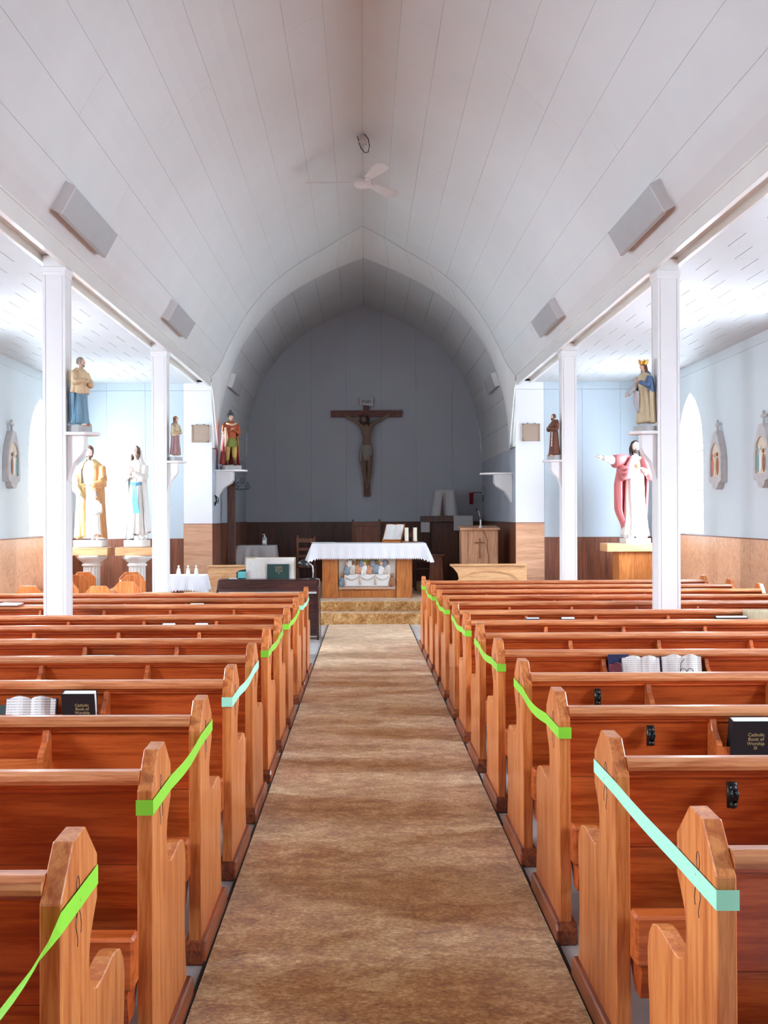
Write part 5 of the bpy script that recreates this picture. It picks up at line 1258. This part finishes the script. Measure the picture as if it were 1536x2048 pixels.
# ================================================================ SIDE PEDESTALS
def pedestal(pxc, label):
    y = 15.75; zt_ = W(pxc, 1094, y).z; x = px(pxc, y); t = thing('stone_pedestal', label, 'pedestal', (x, y, fz(y)), 0, 'round stone pedestals'); h = zt_ - fz(y)
    B().box(-.29, .29, -.2, .2, h - .125, h - .002).obj('wooden_top', 'light_oak', t, .004)
    B().lathe([(.24, h - .127), (.24, h - .15), (.20, h - .19), (.14, h - .235), (.125, h - .25), (.15, h - .265), (.15, h - .285), (.125, h - .30)][::-1], 32).obj('capital', 'column_stone', t, smooth=True)
    n = 96; f_ = B()
    f_.lathe([(.115, .1), (.115, h - .30)], 24)
    for k in range(16):
        a = 2 * PI * k / 16; f_.tube([(.113 * math.cos(a), .113 * math.sin(a), .1), (.113 * math.cos(a), .113 * math.sin(a), h - .3)], .016, 6)
    f_.obj('fluted_shaft', 'column_stone', t)
    B().lathe([(.17, 0), (.17, .06), (.15, .08), (.13, .1)], 32).obj('base', 'column_stone', t, smooth=True)
pedestal(183, 'stone pedestal under the man and child statue'); pedestal(274, 'stone pedestal under the praying woman statue')
y = 15.7; zt_ = W(1260, 1086, y).z; t = thing('wooden_pedestal', 'tall plywood pedestal cabinet under the rose-cloaked statue', 'pedestal', (px(1262, y), y, fz(y))); h = zt_ - fz(y)
B().box(-.42, .42, -.22, .25, h - .125, h - .002).obj('wooden_top', 'light_oak', t, .004)
B().box(-.23, .30, -.16, .22, 0, h - .125).obj('cabinet', 'altar_wood', t, .004)
# draped side table with figurines
y = 14.9; zt_ = W(372, 1150, y).z; t = thing('side_table', 'small wooden table below the left front wall panel', 'table', (px(374, y), y, fz(y))); h = zt_ - fz(y)
for sx in (-1, 1):
    for yy in (-.15, .15): B().box(sx * .22 - .02, sx * .22 + .02, yy - .02, yy + .02, 0, h - .1).obj('leg', 'altar_wood', t)
B().box(-.27, .27, -.19, .19, h - .12, h - .004).obj('table_box', 'altar_wood', t)
drape('table_cloth', px(374, y), y, zt_ + .002, .28, .2, .2, 'cloth_white', 'white lace-edged cloth on the left side table', True)
for x_, lb in ((357, 'white kneeling figurine, left of three on the draped side table'), (376, 'white kneeling figurine, middle of three on the draped side table'), (392, 'white kneeling figurine, right of three on the draped side table')):
    fg = thing('figurine', lb, 'figurine', (px(x_, y), y, zt_ + .006), 0, 'white figurines')
    b_ = garment([(0, 0, 0, .035, .03), (.04, 0, 0, .03, .03), (.08, 0, 0, .02, .018), (.10, 0, 0, .008, .008)], folds=6, amp=.06, seed=x_, nz=10, na=24)
    b_.obj('body', 'plaster_white', fg, smooth=True); B().ball((0, -.004, .118), (.015, .016, .019), 10, 8).obj('head', 'plaster_white', fg, smooth=True)
    B().prism([(.0, .05), (.025, .09), (.012, .04)], -.004, .02, 'y').prism([(.0, .05), (-.025, .09), (-.012, .04)], -.004, .02, 'y').obj('wings', 'plaster_white', fg)
# purple banner behind the near left column edge
pbn = thing('purple_banner', 'narrow purple cloth hanging beside the near left column', 'banner', (XL + .6, 15.9, fz(15.9)))
pbn.location.x = px(90, 15.9)
B().box(-.02, .16, 0, .02, .0, 1.12).obj('banner_cloth', 'purple_cloth', pbn)

# ================================================================ CHOIR BENCHES (octagonal ends)
OCT = [(-.13, 0), (-.13, .55), (-.18, .62), (-.18, .74), (-.09, .83), (.09, .83), (.18, .74), (.18, .62), (.13, .55), (.13, 0)]
def bench(pxa, y, ztop, label, rz, ln=.9, mat='pew_end'):
    zf = fz(y); s = (W(pxa, ztop, y).z - zf) / .83; t = thing('choir_bench', label, 'bench', (px(pxa, y), y, zf), rz, 'octagon-ended benches')
    for yy in (0, ln): B().prism([(a * 1.0, b_ * s) for a, b_ in OCT], yy, yy + .035, 'y').obj('end_panel', mat, t, .004)
    mt = Matrix.Rotation(R(-12), 4, 'Y')
    B().box(-.01, .015, .035, ln, .42 * s, .74 * s, mt).obj('back_board', 'plywood', t)
    B().box(.0, .13, .035, ln, .38 * s, .41 * s).obj('seat', mat, t)
bench(56, 11.9, 1172, 'bench with pale octagonal end left of the near left column', R(-14), .8)
bench(196, 11.9, 1172, 'bench with pale octagonal end right of the near left column', R(-10), .8)
bench(152, 14.6, 1150, 'dark octagonal bench end partly behind the near left column', R(8), .8)
bench(265, 14.3, 1150, 'bench with octagonal end before the praying woman pedestal', R(14), .8)
q0, q1, q2, q3 = [W(a_, b_, 13.6) for a_, b_ in ((206, 1183), (254, 1165), (262, 1263), (206, 1263))]
lb_ = B().prism([(q.x, q.z) for q in (q0, q1, q2, q3)], 13.6, 13.62, 'y').obj('leaning_board', 'plywood', bevel=.002)
tag(lb_, 'pale plywood board slanting between the octagonal bench ends', 'board')
# beech chairs before the piano
for i, (x_, lb) in enumerate(((312, 'pale curved chair top by the far left column, leftmost of four'), (396, 'pale curved chair top, second from left behind the last left pew'), (482, 'pale curved chair top, third from left behind the last left pew'), (572, 'pale curved chair top nearest the aisle behind the last left pew'))):
    y = 11.75; zf = fz(y); zt_ = W(x_, 1184, y).z - zf; t = thing('beech_chair', lb, 'chair', (px(x_, y), y, zf), 0, 'beech chairs')
    b_ = B(); n = 10
    for k in range(n):
        a0, a1 = -1 + 2 * k / n, -1 + 2 * (k + 1) / n
        f = lambda a: (a * .20, -.02 + .035 * a * a)
        p, q = f(a0), f(a1); e0 = .018 * (abs(a0) ** 4); e1 = .018 * (abs(a1) ** 4)
        b_.add([(p[0], p[1], zt_ - .2), (q[0], q[1], zt_ - .2), (q[0], q[1], zt_ - e1), (p[0], p[1], zt_ - e0), (p[0], p[1] + .02, zt_ - .2), (q[0], q[1] + .02, zt_ - .2), (q[0], q[1] + .02, zt_ - e1), (p[0], p[1] + .02, zt_ - e0)],
               [(0, 1, 2, 3), (7, 6, 5, 4), (3, 2, 6, 7), (0, 4, 5, 1)] + ([(0, 3, 7, 4)] if k == 0 else []) + ([(1, 5, 6, 2)] if k == n - 1 else []))
    b_.obj('backrest', 'beech', t)
    B().box(-.2, .2, .02, .42, .43, .45).obj('seat', 'beech', t, .006)
    for sx in (-1, 1):
        B().tube([(sx * .19, .0, 0), (sx * .19, .02, .44), (sx * .185, .03, zt_ - .08)], .011, 8).obj('back_leg', 'chrome', t, smooth=True)
        B().tube([(sx * .19, .40, 0), (sx * .19, .38, .43)], .011, 8).obj('leg', 'chrome', t, smooth=True)
# piano
y = 14.0; zf = fz(y); zt_ = W(530, 1160, y + .35).z; x0, x1 = px(432, y), px(637, y)
t = thing('piano', 'dark brown upright piano left of the altar steps', 'piano', ((x0 + x1) / 2, y, zf)); hw = (x1 - x0) / 2; h = zt_ - zf
B().box(-hw + .03, hw - .03, .06, .40, .05, h).obj('cabinet', 'piano_wood', t, .005)
for sx in (-1, 1): B().prism([(0, 0), (.42, 0), (.42, h + .012), (.16, h + .012), (0, h - .12)], *sorted((sx * (hw - .03), sx * hw)), 'x').obj('side_panel', 'piano_wood', t, .004)
B().prism([(0.0, h - .15), (0.0, h - .125), (.17, h - .01), (.17, h - .04)], -hw + .03, hw - .03, 'x').obj('fallboard', 'piano_wood', t, .003)
B().box(-hw + .03, hw - .03, -.02, .01, h - .165, h - .14).obj('key_slip', 'cloth_grey', t, .002)
B().box(-hw + .02, hw - .02, .13, .42, h, h + .02).obj('lid', 'piano_wood', t, .004)
md = B().prism([(-.45, 0), (.30, 0), (.30, .12), (.22, .16), (-.40, .14)], .385, .40, 'y').obj('music_desk', 'piano_wood', t, .003); md.location = (.1, 0, h + .02)
mz = zf + h + .022
def sheet_(name, xa, xb, ya_, yb_, Y, mat, label, th=.004, cat='sheet music', group='music on the piano'):
    p0 = W(xa, yb_, Y); p1 = W(xb, ya_, Y); o = thing(name, label, cat, (p0.x, Y, mz), 0, group); o.rotation_euler.x = R(-9)
    B().box(0, p1.x - p0.x, 0, th, 0, p1.z - mz).obj('page', mat, o, .0005); return o
sheet_('music_sheet', 492, 540, 1117, 1160, 14.285, 'printed_page', 'printed white music sheets at the left of the piano desk')
sheet_('music_sheet', 510, 588, 1115, 1160, 14.295, 'paper', 'wide white music sheet behind the green book on the piano')
sheet_('folder', 490, 591, 1114, 1160, 14.305, 'robe_sand', 'beige folder edge behind the music sheets')
g = sheet_('hymn_book', 534, 578, 1128, 1160, 14.265, 'green_cover', 'dark green hymn book with gold title on the piano desk', .012, 'book')
gx = (578 - 534) * 14.27 / F / 2
text_mesh('title_lettering', TT, .03, 'letter_gold', g, Matrix.Translation((gx + .01, -.001, .155)) @ FACE_NEG_Y)
cdn = thing('teal_booklet', 'teal booklet in a black frame at the left end of the piano', 'booklet', (px(475, 14.3), 14.22, mz), 0); cdn.rotation_euler.x = R(-9)
B().prism([(-.01, 0), (.12, 0), (.12, .14), (.03, .125), (-.01, .10)], .006, .012, 'y').obj('frame', 'black_plastic', cdn)
B().box(.01, .12, 0, .006, .015, .105).obj('page', 'green_book_teal', cdn)
pn_ = B().box(-.06, .06, -.05, .05, 0, .012).obj('eraser_pad', 'cloth_grey', bevel=.003); pn_.location = (px(466, 14.2), 14.25, mz); tag(pn_, 'small grey pad lying on the left of the piano lid', 'pad')
dl = thing('desk_lamp', 'black desk lamp with white gooseneck on the piano', 'lamp', (px(625, 14.25), 14.25, mz), 0)
B().lathe([(.05, 0), (.05, .01), (.02, .016), (0, .016)], 18).obj('base', 'black_plastic', dl, smooth=True)
B().tube([(0, 0, .01), (.005, 0, .10), (-.0, 0, .17), (-.03, -.01, .205), (-.07, -.02, .21)], .009, 8).obj('gooseneck', 'cord_white', dl, smooth=True)
mt = Matrix.Translation((-.12, -.03, .21)) @ Matrix.Rotation(R(25), 4, 'Y')
sb = B(); sb.lathe([(.02, .05), (.05, .045), (.07, .01), (.085, -.03), (.08, -.03), (.06, .0)], 22); sb.v = [tuple(mt @ Vector(v)) for v in sb.v]
sb.obj('lamp_shade', 'black_plastic', dl, smooth=True)
cbl = B().tube([(px(640, 14), 14.1, fz(14) + .008), (px(640, 14), 14.08, fz(14) + .3), (px(638, 14), 14.12, mz - .1)], .004, 6).obj('power_cord', 'black_plastic'); tag(cbl, 'thin black cord beside the piano end', 'cord')

# ================================================================ STATIONS OF THE CROSS
def station(sg, X, y, zb, zt_, label, cols__):
    t = thing('wall_station', label, 'plaque', (X, y, zb), 0, 'carved wall stations'); H = zt_ - zb; w_ = .23
    s = sg
    def pr(pts, d0, d1, nm, mat, parent=t, bev=.004):
        b_ = B(); b_.prism(pts, *sorted((-s * d0, -s * d1)), 'x'); return b_.obj(nm, mat, parent, bev)
    outl = [(-w_, .09), (-w_, .52 * H), (-w_ * .85, .7 * H), (-w_ * .5, .88 * H), (-w_ * .25, H), (w_ * .25, H), (w_ * .5, .88 * H), (w_ * .85, .7 * H), (w_, .52 * H), (w_, .09), (w_ * .55, .09), (w_ * .4, .02), (w_ * .2, 0), (-w_ * .2, 0), (-w_ * .4, .02), (-w_ * .55, .09)]
    inner = [(-w_ * .72, .17)] + [(w_ * .72 * math.cos(R(180 - 180 * k / 14)), .50 * H + (.30 * H) * (math.sin(R(180 * k / 14)) ** .8)) for k in range(15)] + [(w_ * .72, .17)]
    pr(outl, 0, .06, 'backing', 'station_stone')
    # raised frame between outline and inner
    fr = B(); n = 40
    def samp(P, k):
        Ls = [0]
        C = P + [P[0]]
        for a, b_ in zip(C, C[1:]): Ls.append(Ls[-1] + math.hypot(b_[0] - a[0], b_[1] - a[1]))
        x = Ls[-1] * k / n
        for i in range(len(P)):
            if Ls[i + 1] >= x: q = (x - Ls[i]) / max(1e-9, Ls[i + 1] - Ls[i]); return (C[i][0] + q * (C[i + 1][0] - C[i][0]), C[i][1] + q * (C[i + 1][1] - C[i][1]))
        return P[0]
    cen = (0, .45 * H)
    def ray(P, a):
        d = (math.cos(a), math.sin(a)); best = 0
        C = P + [P[0]]
        for p, q in zip(C, C[1:]):
            ex, ez = q[0] - p[0], q[1] - p[1]; den = d[0] * ez - d[1] * ex
            if abs(den) < 1e-9: continue
            px_, pz_ = p[0] - cen[0], p[1] - cen[1]; tt = (px_ * ez - pz_ * ex) / den; u = (px_ * d[1] - pz_ * d[0]) / den
            if tt > 0 and -1e-6 <= u <= 1.000001: best = max(best, tt)
        return (cen[0] + d[0] * best, cen[1] + d[1] * best)
    for k in range(n):
        a0, a1 = 2 * PI * k / n, 2 * PI * (k + 1) / n
        fr.prism([ray(inner, a0), ray(outl, a0), ray(outl, a1), ray(inner, a1)], *sorted((-s * .06, -s * .085)), 'x')
    fr.obj('frame', 'station_stone', t)
    pic = pr(inner, .06, .065, 'picture', cols__[0], bev=0)
    rr = random.Random(int(y * 10))
    for k in range(4):
        yy = (-.6 + .4 * k) * w_ ; hh_ = .28 * H + .08 * H * rr.random()
        b_ = B(); b_.ball((-s * .067, yy, .18 + hh_ / 2), (.008, .045, hh_ / 2), 10, 8); b_.ball((-s * .071, yy, .19 + hh_ + .02), (.012, .022, .028), 8, 6)
        b_.obj('relief_figure', cols__[1 + k % (len(cols__) - 1)], pic, smooth=True)
    ct = B(); xx = -s * .045
    ct.tube([(xx, 0, H - .005), (xx, 0, H + .13)], .016, 8).tube([(xx, -.05, H + .09), (xx, .05, H + .09)], .016, 8)
    for dy, dz in ((-.05, .09), (.05, .09), (0, .135)): ct.ball((xx, dy, H + dz), .022, 8, 6)
    ct.obj('top_cross', 'station_stone', t, smooth=True)
station(1, XR, 13.57, W(1437, 979, 13.57).z, W(1437, 863, 13.57).z, 'grey stone station plaque on the right wall, nearer the window', ['picture_cream', 'picture_rose', 'relief_brown', 'picture_cream'])
station(1, XR, 12.0, W(1545, 975, 11.9).z, W(1545, 845, 11.9).z, 'grey stone station plaque on the right wall cut by the frame edge', ['picture_cream', 'picture_teal', 'relief_brown', 'plaster_white'])
station(-1, XL, 13.84, W(25, 977, 13.84).z, W(25, 862, 13.84).z, 'grey stone station plaque on the left wall by the window', ['picture_cream', 'picture_teal', 'relief_brown', 'plaster_white'])
